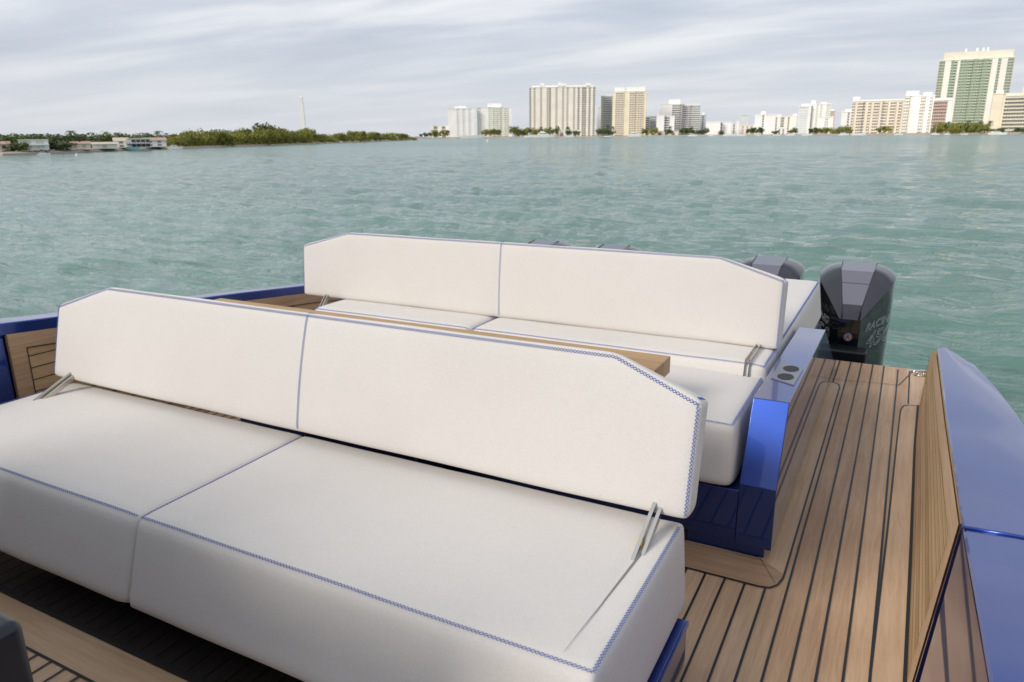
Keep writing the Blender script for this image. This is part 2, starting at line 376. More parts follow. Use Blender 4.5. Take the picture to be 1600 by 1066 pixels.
def bulwark_side(mirror, parent):
    sx = (lambda x: x) if not mirror else (lambda x: (XL+XRW)-x)
    JY = 2.225                                       # joint between fold-down panel and forward topside
    gzz = gz if not mirror else [(-1.2, 1.0), (2.09, 0.768), (2.4, 0.74), (3.69, 0.63), (4.4, 0.56), (4.9, 0.50), (5.6, 0.30), (6.25, 0.03)]
    go = gout if not mirror else [(-1.2, 0.50), (2.2, 0.46), (3.5, 0.44), (4.6, 0.42), (5.0, 0.34)]
    Z = lambda y: lerp_tab(gzz, y)
    def WX(y, z):
        if mirror: return sx(0.25 if z > 0.01 else 0.25)
        return wallx(y, z)
    # teak panel grid with lengthwise board joints
    ys = [JY+0.05+(6.15-JY-0.05)*i/30 for i in range(31)] if not mirror else [2.085+(5.9-2.085)*i/30 for i in range(31)]
    bm = bmesh.new(); rows = []
    for y in ys:
        top = Z(y)-0.012
        rows.append([bm.verts.new((WX(y, top*j/6), y, top*j/6)) for j in range(7)])
    for i in range(30):
        for j in range(6): bm.faces.new([rows[i][j], rows[i+1][j], rows[i+1][j+1], rows[i][j+1]])
    pan = bp_('side_panel', bm, M['teak_panel'], False, parent)
    s = pan.modifiers.new('thick', 'SOLIDIFY'); s.thickness = 0.02; s.offset = -1 if not mirror else 1
    # frame boards (raised 6 mm) and seams
    bm = bmesh.new(); inn = 0.006 if mirror else -0.006
    y0 = ys[0]; fw = 0.085
    def fr(a, b, c, d):                               # y/z corner quads
        vs = [bm.verts.new((WX(y_, max(z_, 0.02))+inn, y_, z_)) for y_, z_ in (a, b, c, d)]; bm.faces.new(vs)
    fr((y0, 0.0), (y0+fw, fw*0), (y0+fw, Z(y0+fw)-0.012-fw), (y0, Z(y0)-0.012))
    n = 14; ye = 4.5 if not mirror else 4.9
    for i in range(n):
        a = y0+fw*0+(ye-y0)*i/n; b2 = y0+(ye-y0)*(i+1)/n
        if i == 0: a2 = y0+fw
        else: a2 = a
        fr((a2, Z(a2)-0.012-fw), (b2, Z(b2)-0.012-fw), (b2, Z(b2)-0.012), (a, Z(a)-0.012))
    f = bp_('panel_frame', bm, M['teak_margin_y'], False, pan)
    bm = bmesh.new(); inn2 = inn*1.6
    def yz_strip(p, q, wd):
        npp = 12
        for i in range(npp):
            ya, za = p[0]+(q[0]-p[0])*i/npp, p[1]+(q[1]-p[1])*i/npp; yb, zb = p[0]+(q[0]-p[0])*(i+1)/npp, p[1]+(q[1]-p[1])*(i+1)/npp
            d = Vector((yb-ya, zb-za)).normalized()*wd/2
            vs = [bm.verts.new((WX(y_, max(z_, 0.02))+inn2, y_, z_)) for y_, z_ in ((ya+d.y, za-d.x), (yb+d.y, zb-d.x), (yb-d.y, zb+d.x), (ya-d.y, za+d.x))]; bm.faces.new(vs)
    cwid = 0.005 if mirror else 0.0035
    yz_strip((y0+fw, 0.0), (y0+fw, Z(y0+fw)-0.012-fw), cwid)
    for i in range(n):
        a = y0+fw+(ye-y0-fw)*i/n; b2 = y0+fw+(ye-y0-fw)*(i+1)/n
        yz_strip((a, Z(a)-0.012-fw), (b2, Z(b2)-0.012-fw), cwid)
    pitch = 0.068 if mirror else 0.0455; z = 0.07
    while z < 0.75:
        ymax = 5.9
        # stop where the frame comes down to this height
        yy = ymax
        for t in range(200):
            yt = y0+fw+(5.9-y0-fw)*t/199
            if z > Z(yt)-0.02-(fw if yt < ye else 0): yy = yt; break
        if yy > y0+fw+0.05: yz_strip((y0+fw, z), (yy, z), cwid)
        z += pitch
    bp_('caulking', bm, M['caulk'], False, pan)
    # glossy cap
    bm = bmesh.new(); ys2 = [-1.2+(4.56+1.2)*i/60 for i in range(61)] if not mirror else [-1.2+(5.0+1.2)*i/60 for i in range(61)]
    rows = []
    for y in ys2:
        zt = Z(y); xo = lerp_tab(go, y); xi = 0.25
        cam_ = 0.05
        w_ = xo-xi
        zlip = zt-0.035
        if mirror: zt += 0.050; zlip = zt-0.062
        ring = [(xi, zlip), (xi, zt-0.006), (xi+0.006, zt), (xi+w_*0.35, zt+0.004), (xi+w_*0.7, zt+0.003), (xo-0.02, zt-0.004), (xo, zt-0.022), (xo+0.012, zt-0.12), (xo-0.03, zt-0.75), (xo-0.05, zt-0.85), (xi+0.03, zt-0.85), (xi+0.03, zlip)]
        rows.append([bm.verts.new((sx(x_), y, z_)) for x_, z_ in ring])
    for i in range(len(rows)-1):
        for j in range(12): bm.faces.new([rows[i][j], rows[i][(j+1) % 12], rows[i+1][(j+1) % 12], rows[i+1][j]])
    bm.faces.new(rows[0]); bm.faces.new(rows[-1][::-1])
    cap = bp_('gunwale', bm, M['navy'], True, parent)
    ed = cap.modifiers.new('es', 'EDGE_SPLIT'); ed.split_angle = R(28)
    # joint strip across the cap
    bm = bmesh.new(); yj = JY if not mirror else 2.06
    xo = lerp_tab(go, yj); zt = Z(yj)+(0.050 if mirror else 0); w_ = xo-0.25
    pr = [(0.247, zt+0.003), (0.25+w_*0.35, zt+0.006), (0.25+w_*0.7, zt+0.005), (xo-0.02, zt-0.001), (xo+0.003, zt-0.022)]
    tube(bm, [(sx(x_), yj+0.004*i, z_) for i, (x_, z_) in enumerate(pr)], 0.0055, 8)
    bp_('joint_strip', bm, M['navy'], True, parent)
    # dark rebate between panel and forward topside, forward topside face
    bm = bmesh.new()
    if not mirror:
        prism(bm, [(0.186, 0.0), (0.247, Z(JY)-0.010), (0.285, Z(JY)-0.036), (0.285, 0.0)], JY+0.022, JY+0.049, 'y'); bp_('panel_rebate', bm, M['navy_dark'], False, parent)
        bm = bmesh.new(); rows = []
        for i in range(21):
            y = -1.2+(JY-0.012+1.2)*i/20
            rows.append([bm.verts.new((0.193+(0.249-0.193)*t/4, y, (Z(y)-0.012)*t/4)) for t in range(5)])
        for i in range(20):
            for j in range(4): bm.faces.new([rows[i][j], rows[i+1][j], rows[i+1][j+1], rows[i][j+1]])
        o = bp_('topside', bm, M['navy'], True, parent)
        
    else:
        box(bm, sx(0.30), sx(0.235), 1.2, 2.06, 0.0, Z(2.0)-0.03); o = bp_('topside', bm, M['navy'], False, parent); bevel_mod(o, 0.01, 2)
bulwark_side(False, boat)
bulwark_side(True, boat)
# black gap along the foot of the starboard panel
bm = bmesh.new()
for i in range(20):
    ya, yb = 1.2+(5.3-1.2)*i/20, 1.2+(5.3-1.2)*(i+1)/20
    quad(bm, [(wx(ya)-0.012, ya), (wx(ya)+0.002, ya), (wx(yb)+0.002, yb), (wx(yb)-0.012, yb)], 0.0062)
bp_('foot_gap', bm, M['black'])
# hull below the deck
bm = bmesh.new()
hp = [(0.52, -1.2), (0.52, 2.2), (0.47, 3.5), (0.36, 4.9), (0.30, 6.1), (-0.3, 6.22), (-3.6, 6.22), (-4.2, 6.1), (-4.3, 4.9), (-4.38, 3.5), (-4.42, 2.0), (-4.42, -1.2)]
prism(bm, hp, WATER-0.3, -0.052); bp_('hull', bm, M['navy'])
# low transom post with deck edge and cleat
bm = bmesh.new()
ct = at_depth(1444, 575, 6.1)
for dx in (-0.022, 0.022): tube(bm, [(0.245+dx, 6.02, 0.0), (0.245+dx, 6.02, 0.028)], 0.008, 8)
tube(bm, [(0.18, 6.00, 0.030), (0.215, 6.01, 0.036), (0.275, 6.03, 0.036), (0.31, 6.04, 0.030)], [0.006, 0.011, 0.011, 0.006], 10)
box(bm, 0.205, 0.285, 6.0, 6.045, 0.001, 0.008)
bp_('cleat', bm, M['chrome'], True)

# aft seat base with coaming ---------------------------------------
base = bmesh.new()
prof = [(2.92, 0.06), (2.92, 0.340), (3.085, 0.668), (4.573, 0.630), (5.645, 0.146), (6.0, 0.06)]
prism(base, [(y, z) for y, z in prof], -0.478, XW, 'x'); box(base, -3.44, -0.480, 2.935, 5.95, 0.061, 0.298); box(base, -3.44, -0.480, 3.66, 5.95, 0.2985, 0.338); sb = bp_('seat_base', base, M['navy']); bevel_mod(sb, 0.004, 2, 8)
bm = bmesh.new(); box(bm, -3.42, XW-0.03, 2.95, 5.95, 0.001, 0.0585); bp_('plinth', bm, M['navy'], False, sb)
bm = bmesh.new(); box(bm, -0.722, -0.690, 2.942, 2.9495, 0.004, 0.052); o = bp_('vent_socket', bm, M['black'], False, sb)
for zz in (0.015, 0.040):
    bm = bmesh.new(); tube(bm, [(-0.706, 2.941, zz), (-0.706, 2.936, zz)], 0.006, 10); bp_('socket_ring', bm, M['chrome'], True, sb)
# cup holders on the coaming top
sl = (0.630-0.668)/(4.573-3.085)
def ct_z(y): return 0.668+sl*(y-3.085)
cp = [(-0.459, 3.717), (-0.336-0.006, 3.614), (-0.343-0.004, 3.339), (-0.455, 3.405)]
bm = bmesh.new(); A = [bm.verts.new((x, y, ct_z(y)+0.0005)) for x, y in cp]; B = [bm.verts.new((x, y, ct_z(y)+0.005)) for x, y in cp]
bm.faces.new(A); bm.faces.new(B)
for i in range(4): bm.faces.new([A[i], A[(i+1) % 4], B[(i+1) % 4], B[i]])
plate = bp_('cup_holder_plate', bm, M['plate'], False, sb)
for (x, y) in ((-0.394, 3.60), (-0.398, 3.45)):
    bm = bmesh.new(); ring = [(x+0.036*math.cos(t*math.pi/16), y+0.054*math.sin(t*math.pi/16)) for t in range(32)]
    vs = [bm.verts.new((px, py, ct_z(py)+0.0062)) for px, py in ring]; bm.faces.new(vs); bp_('cup_holder', bm, M['black'], False, plate)
# dark pedestal block under the table, seen through the gap
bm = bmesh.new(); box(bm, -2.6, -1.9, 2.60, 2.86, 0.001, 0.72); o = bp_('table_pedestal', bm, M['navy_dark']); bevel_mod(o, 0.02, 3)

# ------------------------------------------------------------------ cushions
def rounded_cushion(x0, x1, y0, y1, z0, z1, r, nx, ny, nz, crown=0.0, flare=(0,0,0,0), wob=0.0, seed=0.0, inner_x=None):
    """closed soft block; flare = how far bottom grows beyond top at -x,+x,-y,+y"""
    bm = bmesh.new(); V = {}
    def vert(i, j, k):
        key = (i, j, k)
        if key in V: return V[key]
        u, v, t = i/nx, j/ny, k/nz
        # finer near edges
        es = lambda s: s
        u2 = es(u); v2 = es(v)
        p = Vector((x0+(x1-x0)*u2, y0+(y1-y0)*v2, z0+(z1-z0)*t))
        c = Vector((min(max(p.x, x0+r), x1-r), min(max(p.y, y0+r), y1-r), min(max(p.z, z0+r), z1-r)))
        d = p-c
        if d.length > 1e-9:
            # project from cube-surface position onto the rounded surface
            p = c+d.normalized()*min(r, r) if (abs(abs(d.x)-r) < 1e-6 or abs(abs(d.y)-r) < 1e-6 or abs(abs(d.z)-r) < 1e-6) else p
        uu, vv = 2*u-1, 2*v-1
        if t > 0.5: p.z += crown*(1-abs(uu)**3.5)*(1-abs(vv)**3.5)
        g = 1-(p.z-z0)/(z1-z0)
        p.x += -flare[0]*g*(u < 0.001)-flare[0]*g*max(0, 1-(p.x-x0)/0.05)*(u >= 0.001) if u < 0.5 else flare[1]*g*max(0, 1-(x1-p.x)/0.05)
        p.y += -flare[2]*g*max(0, 1-(p.y-y0)/0.05) if v < 0.5 else flare[3]*g*max(0, 1-(y1-p.y)/0.05)
        if wob and t > 0.5 and inner_x is not None:
            gx, ya_, yb_ = inner_x; p.z -= 0.005*math.exp(-((p.x-gx)/0.022)**2)*max(0, min(1, (p.y-ya_)/0.25))*(1 if p.y < yb_ else 0.4)
        if wob: 
            q_ = noise.noise_vector(p*3.1+Vector((seed, 0, 0)))*wob; p += q_
        V[key] = bm.verts.new(p); return V[key]
    for i in range(nx):
        for j in range(ny):
            bm.faces.new([vert(i,j,nz), vert(i+1,j,nz), vert(i+1,j+1,nz), vert(i,j+1,nz)])
            bm.faces.new([vert(i,j,0), vert(i,j+1,0), vert(i+1,j+1,0), vert(i+1,j,0)])
        for k in range(nz):
            bm.faces.new([vert(i,0,k), vert(i+1,0,k), vert(i+1,0,k+1), vert(i,0,k+1)])
            bm.faces.new([vert(i,ny,k), vert(i,ny,k+1), vert(i+1,ny,k+1), vert(i+1,ny,k)])
    for j in range(ny):
        for k in range(nz):
            bm.faces.new([vert(0,j,k), vert(0,j,k+1), vert(0,j+1,k+1), vert(0,j+1,k)])
            bm.faces.new([vert(nx,j,k), vert(nx,j+1,k), vert(nx,j+1,k+1), vert(nx,j,k+1)])
    return bm

def cross_stitch(path, normals, wd=0.0115, pitch=0.0125, r=0.0009, lift=0.0012):
    """two interlaced zigzag threads along a 3D path lying on a surface with the given normals"""
    P = [Vector(p) for p in path]; Nr = [Vector(n).normalized() for n in normals]
    seg = [(P[i+1]-P[i]).length for i in range(len(P)-1)]; tot = sum(seg); n = max(2, int(tot/pitch)); bm = bmesh.new()
    def at(s):
        s = max(0, min(tot, s)); i = 0
        while i < len(seg)-1 and s > seg[i]: s -= seg[i]; i += 1
        t = s/seg[i] if seg[i] else 0
        return P[i].lerp(P[i+1], t), Nr[i].lerp(Nr[i+1], t).normalized(), (P[i+1]-P[i]).normalized()
    for ph in (0, 1):
        prev = None
        for k in range(n+1):
            p, nrm, d = at(tot*k/n); side = nrm.cross(d).normalized()*(wd/2 if (k+ph) % 2 else -wd/2)
            c = p+side+nrm*lift
            if prev is not None:
                a, b = prev, c; dd = (b-a).normalized(); uu = dd.cross(nrm).normalized()*r; vv = nrm*r
                A = [bm.verts.new(a+o_) for o_ in (uu, vv, -uu, -vv)]; B = [bm.verts.new(b+o_) for o_ in (uu, vv, -uu, -vv)]
                for q_ in range(4): bm.faces.new([A[q_], A[(q_+1) % 4], B[(q_+1) % 4], B[q_]])
            prev = c
    return bm

def drop(bm_obj_mesh, pts, up=Vector((0,0,1)), h=0.4):
    """lay a path on a mesh by casting rays down -up; returns points and normals"""
    from mathutils.bvhtree import BVHTree
    me = bm_obj_mesh
    bvh = BVHTree.FromPolygons([v.co for v in me.vertices], [list(p.vertices) for p in me.polygons])
    P, Nn = [], []
    for p in pts:
        hit = bvh.ray_cast(Vector(p)+up*h, -up)
        if hit[0] is not None:
            n = hit[1]; n = n if n.dot(up) > 0 else -n
            P.append(hit[0]); Nn.append(n)
    return P, Nn
def dense(pts, step=0.02):
    out_ = []
    for i in range(len(pts)-1):
        a, b = Vector(pts[i]), Vector(pts[i+1]); n = max(1, int((b-a).length/step))
        out_ += [a.lerp(b, j/n) for j in range(n)]
    return out_+[Vector(pts[-1])]

def seat_module(name, root, x0, x1, y0, y1, z0, z1, seed, flare, crown=0.012, edges='flr', r=0.028, st=0.0125, sw=0.0115, groove=None):
    nx = max(20, int((x1-x0)/(0.022 if groove else 0.045))); ny = max(14, int((y1-y0)/0.045))
    bm = rounded_cushion(x0, x1, y0, y1, z0, z1, r, nx, ny, 8, crown, flare, 0.0028, seed, groove)
    o = frombm(name, bm, M['fabric'], None, True); adopt(o, root)
    sd_ = o.modifiers.new('sub', 'SUBSURF'); sd_.levels = 1; sd_.render_levels = 1
    e = 0.013
    paths = []
    if 'f' in edges: paths.append([(x0+e, y0+e, z1), (x1-e, y0+e, z1)])
    if 'r' in edges: paths.append([(x1-e, y0+e, z1), (x1-e, y1-0.05, z1)])
    if 'l' in edges: paths.append([(x0+e, y0+e, z1), (x0+e, y1-0.05, z1)])
    for pth in paths:
        P, Nn = drop(o.data, dense(pth))
        if len(P) > 2:
            s = frombm('stitching', cross_stitch(P, Nn, sw, st), M['thread'], None, False, False); adopt(s, o)
    return o

def backrest(root, xl, xr, zb, zt, y_bot, lean, thick, cham_l, cham_r, seed, seam_x):
    """long back bolster with clipped top corners; lean = aft shift at the top"""
    nx, nz, ny = 90, 14, 4; r = 0.017; bm = bmesh.new(); V = {}
    H = zt-zb
    def top(x):
        (dxl, dzl), (dxr, dzr) = cham_l, cham_r
        t = H
        if x < xl+dxl: t = H-dzl*(1-(x-xl)/dxl)
        if x > xr-dxr: t = H-dzr*(1-(xr-x)/dxr)
        return t
    def vert(i, j, k):
        key = (i, j, k)
        if key in V: return V[key]
        p = Vector((xl+(xr-xl)*i/nx, thick*j/ny, H*k/nz))
        lo = Vector((xl+r, r, r)); hi = Vector((xr-r, thick-r, H-r))
        c = Vector((min(max(p.x, lo.x), hi.x), min(max(p.y, lo.y), hi.y), min(max(p.z, lo.z), hi.z)))
        d = p-c
        if d.length > 1e-9: p = c+d.normalized()*r
        # soft belly of the foam
        fz = k/nz; fx = abs(2*i/nx-1)
        if j == 0: p.y -= 0.010*math.sin(math.pi*fz)*(1-fx**6)
        # round the seam between the halves
        ds = abs(p.x-seam_x)
        if j == 0: p.y += 0.006*math.exp(-(ds/0.012)**2)
        if k == nz: p.z -= 0.004*math.exp(-(ds/0.012)**2)
        p += noise.noise_vector(p*2.3+Vector((seed, 0, 0)))*0.003
        if k == nz: p.z -= 0.42*max(0, p.y-0.012)
        s = top(p.x)/H; p.z = zb+p.z*s
        p.y += y_bot+lean*(p.z-zb)/H
        # lower edge sags back a little
        V[key] = bm.verts.new(p); return V[key]
    for i in range(nx):
        for k in range(nz):
            bm.faces.new([vert(i,0,k), vert(i+1,0,k), vert(i+1,0,k+1), vert(i,0,k+1)]); bm.faces.new([vert(i,ny,k), vert(i,ny,k+1), vert(i+1,ny,k+1), vert(i+1,ny,k)])
        for j in range(ny):
            bm.faces.new([vert(i,j,nz), vert(i+1,j,nz), vert(i+1,j+1,nz), vert(i,j+1,nz)]); bm.faces.new([vert(i,j,0), vert(i,j+1,0), vert(i+1,j+1,0), vert(i+1,j,0)])
    for j in range(ny):
        for k in range(nz):
            bm.faces.new([vert(0,j,k), vert(0,j,k+1), vert(0,j+1,k+1), vert(0,j+1,k)]); bm.faces.new([vert(nx,j,k), vert(nx,j+1,k), vert(nx,j+1,k+1), vert(nx,j,k+1)])
    o = frombm('backrest', bm, M['fabric'], None, True); adopt(o, root)
    sd_ = o.modifiers.new('sub', 'SUBSURF'); sd_.levels = 1; sd_.render_levels = 1
    fwd = Vector((0, -1, 0))
    e = 0.014
    def zt_at(x): return zb+top(x)
    pth = [(xl+e, 0, zb+0.03), (xl+e, 0, zt_at(xl)-e), (xl+cham_l[0], 0, zt-e), (xr-cham_r[0], 0, zt-e), (xr-e, 0, zt_at(xr)-e), (xr-e, 0, zb+0.02)]
    P, Nn = drop(o.data, [Vector((p.x, y_bot, p.z)) for p in dense(pth)], fwd, 0.5)
    s = frombm('stitching', cross_stitch(P, Nn), M['thread'], None, False, False); adopt(s, o)
    P, Nn = drop(o.data, [Vector((p.x, y_bot, p.z)) for p in dense([(seam_x, 0, zt-0.012), (seam_x, 0, zb+0.02)])], fwd, 0.5)
    s = frombm('stitching', cross_stitch(P, Nn), M['thread'], None, False, False); adopt(s, o)
    # short stitched tabs over the clipped corners and the top of the middle seam
    for X_ in (xr-0.004, xl+0.004):
        P = [Vector((X_, y_bot+lean+0.012+(thick-0.03)*j/6, zt_at(X_)+0.002)) for j in range(7)]
        P, Nn = drop(o.data, [Vector((min(max(X_, xl+0.02), xr-0.02), y_bot+lean*0.8+0.02+(thick-0.04)*j/6, 0)) for j in range(7)], Vector((0,0,1)), 3)
        if len(P) > 2:
            s = frombm('stitching', cross_stitch(P, Nn, 0.009, 0.006, 0.0016), M['thread'], None, False, False); adopt(s, o)
    P, Nn = drop(o.data, [Vector((seam_x, y_bot+lean+0.01+(thick-0.03)*j/6, 0)) for j in range(7)], Vector((0,0,1)), 3)
    if len(P) > 2:
        s = frombm('stitching', cross_stitch(P, Nn), M['thread'], None, False, False); adopt(s, o)
    return o
def bar(bm, a, b, wx_, wy_):                  # flat bar between two points, wx_ across X, wy_ thick
    a, b = Vector(a), Vector(b); d = (b-a).normalized(); X_ = Vector((1,0,0)); n_ = d.cross(X_).normalized()
    A = [bm.verts.new(a+X_*sx_*wx_/2+n_*sy_*wy_/2) for sx_, sy_ in ((-1,-1),(1,-1),(1,1),(-1,1))]
    B = [bm.verts.new(b+X_*sx_*wx_/2+n_*sy_*wy_/2) for sx_, sy_ in ((-1,-1),(1,-1),(1,1),(-1,1))]
    bm.faces.new(A[::-1]); bm.faces.new(B)
    for q_ in range(4): bm.faces.new([A[q_], A[(q_+1) % 4], B[(q_+1) % 4], B[q_]])

SEAM = -2.215
front = empty('sofa', (-2.24, 1.85, 0), 'cream double sofa nearest the camera, its long backrest hiding the table', 'sofa', 'cream sofas with blue stitching')
bm = bmesh.new(); box(bm, -3.9, -0.486, 1.74, 2.16, 0.004, 0.172); box(bm, -0.55, -0.4862, 1.335, 1.739, 0.004, 0.172); o = frombm('base', bm, M['navy'], None); adopt(o, front); bevel_mod(o, 0.006, 2)
seat_r = seat_module('seat_cushion', front, SEAM-0.003, -0.525, 1.405, 2.235, 0.180, 0.497, 1.0, (0, 0.022, 0.10, 0.0), edges='frl', r=0.014, groove=(-0.612, 1.44, 2.0))
seat_l = seat_module('seat_cushion', front, -3.86, SEAM+0.003, 1.405, 2.235, 0.180, 0.497, 4.0, (0.04, 0, 0.10, 0.0), edges='fl', r=0.014)
# slit for the folding arm (a narrow dark fold in the right-hand cushion)
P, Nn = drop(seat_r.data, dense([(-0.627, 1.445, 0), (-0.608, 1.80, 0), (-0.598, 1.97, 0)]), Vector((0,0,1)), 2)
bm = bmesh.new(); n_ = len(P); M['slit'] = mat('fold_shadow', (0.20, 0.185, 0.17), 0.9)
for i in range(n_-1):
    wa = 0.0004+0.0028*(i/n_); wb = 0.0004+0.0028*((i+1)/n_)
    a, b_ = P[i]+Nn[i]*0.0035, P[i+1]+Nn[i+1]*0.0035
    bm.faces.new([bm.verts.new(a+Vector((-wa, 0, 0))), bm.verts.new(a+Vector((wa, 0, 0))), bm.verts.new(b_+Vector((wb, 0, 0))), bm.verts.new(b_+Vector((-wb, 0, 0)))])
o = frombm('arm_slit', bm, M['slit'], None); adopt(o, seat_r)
bm = bmesh.new(); box(bm, -0.4855, -0.479, 1.33, 2.15, 0.158, 0.176); o = frombm('base_trim', bm, M['navy'], None); adopt(o, front)
bk = backrest(front, -3.885, -0.495, 0.545, 1.045, 2.13, 0.125, 0.115, (0.40, 0.125), (0.31, 0.115), 2.0, -2.165)
for X_, mt in ((-0.602, 'chrome'), (-3.72, 'steel_cream')):
    bm = bmesh.new(); bar(bm, (X_-0.010, 1.90, 0.470), (X_-0.010, 2.20, 0.60), 0.013, 0.030); bar(bm, (X_+0.010, 1.95, 0.480), (X_+0.010, 2.22, 0.60), 0.013, 0.026)
    o = frombm('backrest_arm', bm, M[mt], None); adopt(o, front); bevel_mod(o, 0.0015, 2)
    if mt == 'chrome':
        bm = bmesh.new(); bar(bm, (X_-0.0105, 1.985, 0.512), (X_-0.0105, 2.005, 0.5205), 0.0145, 0.018)
        o2 = frombm('warning_label', bm, mat('yellow_label', (0.75, 0.50, 0.03), 0.5), None); adopt(o2, o)

rear = empty('sofa', (-2.24, 3.6, 0), 'cream double sofa beyond the table, backrest standing on a deep sun pad', 'sofa', 'cream sofas with blue stitching')
XR2 = -0.520
seat_module('seat_cushion', rear, SEAM+0.004, XR2, 2.955, 3.80, 0.30, 0.580, 7.0, (0, 0.02, 0.05, 0), edges='fr', r=0.018)
seat_module('seat_cushion', rear, -3.46, SEAM-0.004, 2.955, 3.80, 0.30, 0.580, 9.0, (0.02, 0, 0.05, 0), edges='f')
seat_module('sun_pad', rear, SEAM+0.001, XR2+0.01, 3.64, 6.08, 0.34, 0.650, 12.0, (0, 0.04, 0.015, 0), 0.004, edges='frl', r=0.03)
seat_module('sun_pad', rear, -3.46, SEAM-0.001, 3.64, 6.08, 0.34, 0.650, 15.0, (0.0, 0, 0.015, 0), 0.004, edges='fl', r=0.03)
backrest(rear, -3.80, -0.495, 0.648, 1.125, 3.925, 0.045, 0.12, (0.42, 0.11), (0.35, 0.10), 5.0, -2.175)
for X_, mt in ((-0.605, 'chrome'), (-3.575, 'steel_cream')):
    bm = bmesh.new()
    for dx in (-0.010, 0.012):
        if mt != 'chrome': bar(bm, (X_+dx, 3.80, 0.52), (X_+dx, 3.97, 0.70), 0.006, 0.03); continue
        bar(bm, (X_+dx, 3.612, 0.50), (X_+dx, 3.655, 0.664), 0.006, 0.03); bar(bm, (X_+dx, 3.640, 0.660), (X_+dx, 3.97, 0.664), 0.005, 0.02)
    o = frombm('backrest_arm', bm, M[mt], None); adopt(o, rear); bevel_mod(o, 0.0015, 2)

# table between the sofas
tb = empty('table', (-2.25, 2.8, 0.72), 'teak cockpit table between the two cream sofas', 'table')
bm = bmesh.new(); box(bm, -3.68, -0.845, 2.66, 3.10, 0.722, 0.80); o = frombm('tabletop', bm, M['teak_table'], None); adopt(o, tb); bevel_mod(o, 0.004, 2)

# helm seat in the near left corner
hs = empty('helm_seat', (-2.4, 0.0, 0), 'black padded helm seat corner at the near left edge', 'seat')
pc = CAM + ray(38, 966)*((0.93-CAM.z)/ray(38, 966).z)
M['helm'] = mat('black_vinyl', (0.012, 0.016, 0.022), 0.32); add_bump(M['helm'], 120, 0.3, 0.001)
bm = bmesh.new(); box(bm, -3.6, pc.x, -0.7, pc.y, 0.25, 0.93); o = frombm('seat', bm, M['helm'], None); adopt(o, hs); bevel_mod(o, 0.02, 4)
for xa, xb, zt_ in ((-3.75, -2.35, 1.42), (-2.28, -1.28, 1.22)):  # unseen backs, added and sized to shade the front cushion
    bm = bmesh.new(); box(bm, xa, xb, 0.24, 0.44, 0.935, zt_); o = frombm('unseen_shade_back', bm, M['helm'], None); adopt(o, hs); bevel_mod(o, 0.04, 4)
bm = bmesh.new(); box(bm, -3.5, pc.x-0.05, -0.65, pc.y-0.05, 0.002, 0.25); o = frombm('base', bm, M['navy_dark'], None); adopt(o, hs)

# ------------------------------------------------------------------ outboard engines
M['cowl_top'] = mat('grey_cowl_paint', (0.017, 0.018, 0.027), 0.28, 0.0, Coat_Weight=0.6, Coat_Roughness=0.12)
M['cowl_strip'] = mat('light_grey_cowl_paint', (0.12, 0.122, 0.155), 0.35, 0.0, Coat_Weight=0.6, Coat_Roughness=0.15)
M['cowl_gloss'] = mat('black_gloss_cowl', (0.006, 0.007, 0.008), 0.08, 0.0, Coat_Weight=1.0, Coat_Roughness=0.02)
M['engine_black'] = mat('black_engine_plastic', (0.005, 0.005, 0.006), 0.45)
M['decal'] = mat('silver_decal', (0.42, 0.46, 0.46), 0.4, 0.1)
M['emblem'] = mat('chrome_emblem', (0.55, 0.53, 0.55), 0.2, 0.9)
M['emblem_blue'] = mat('emblem_blue', (0.03, 0.05, 0.2), 0.3)
M['emblem_red'] = mat('emblem_red', (0.35, 0.02, 0.02), 0.4)
def text_mesh(s, size, bev, shear=0.25, off=0.0):
    cu = bpy.data.curves.new('t', 'FONT'); cu.body = s; cu.size = size; cu.shear = shear; cu.fill_mode = 'NONE'; cu.bevel_depth = bev; cu.bevel_resolution = 0; cu.resolution_u = 3; cu.offset = off
    ob = bpy.data.objects.new('t', cu); col.objects.link(ob); dg = bpy.context.evaluated_depsgraph_get(); dg.update()
    me = bpy.data.meshes.new_from_object(ob.evaluated_get(dg)); bpy.data.objects.remove(ob); return me
def crom(P, n=5):
    P = [Vector(p) for p in P]; out_ = []
    for i in range(len(P)-1):
        p0 = P[max(i-1, 0)]; p1 = P[i]; p2 = P[i+1]; p3 = P[min(i+2, len(P)-1)]
        for k in range(n):
            t = k/n; out_.append(0.5*((2*p1)+(p2-p0)*t+(2*p0-5*p1+4*p2-p3)*t*t+(3*p1-p0-3*p2+p3)*t*t*t))
    return [tuple(v) for v in out_+[P[-1]]]
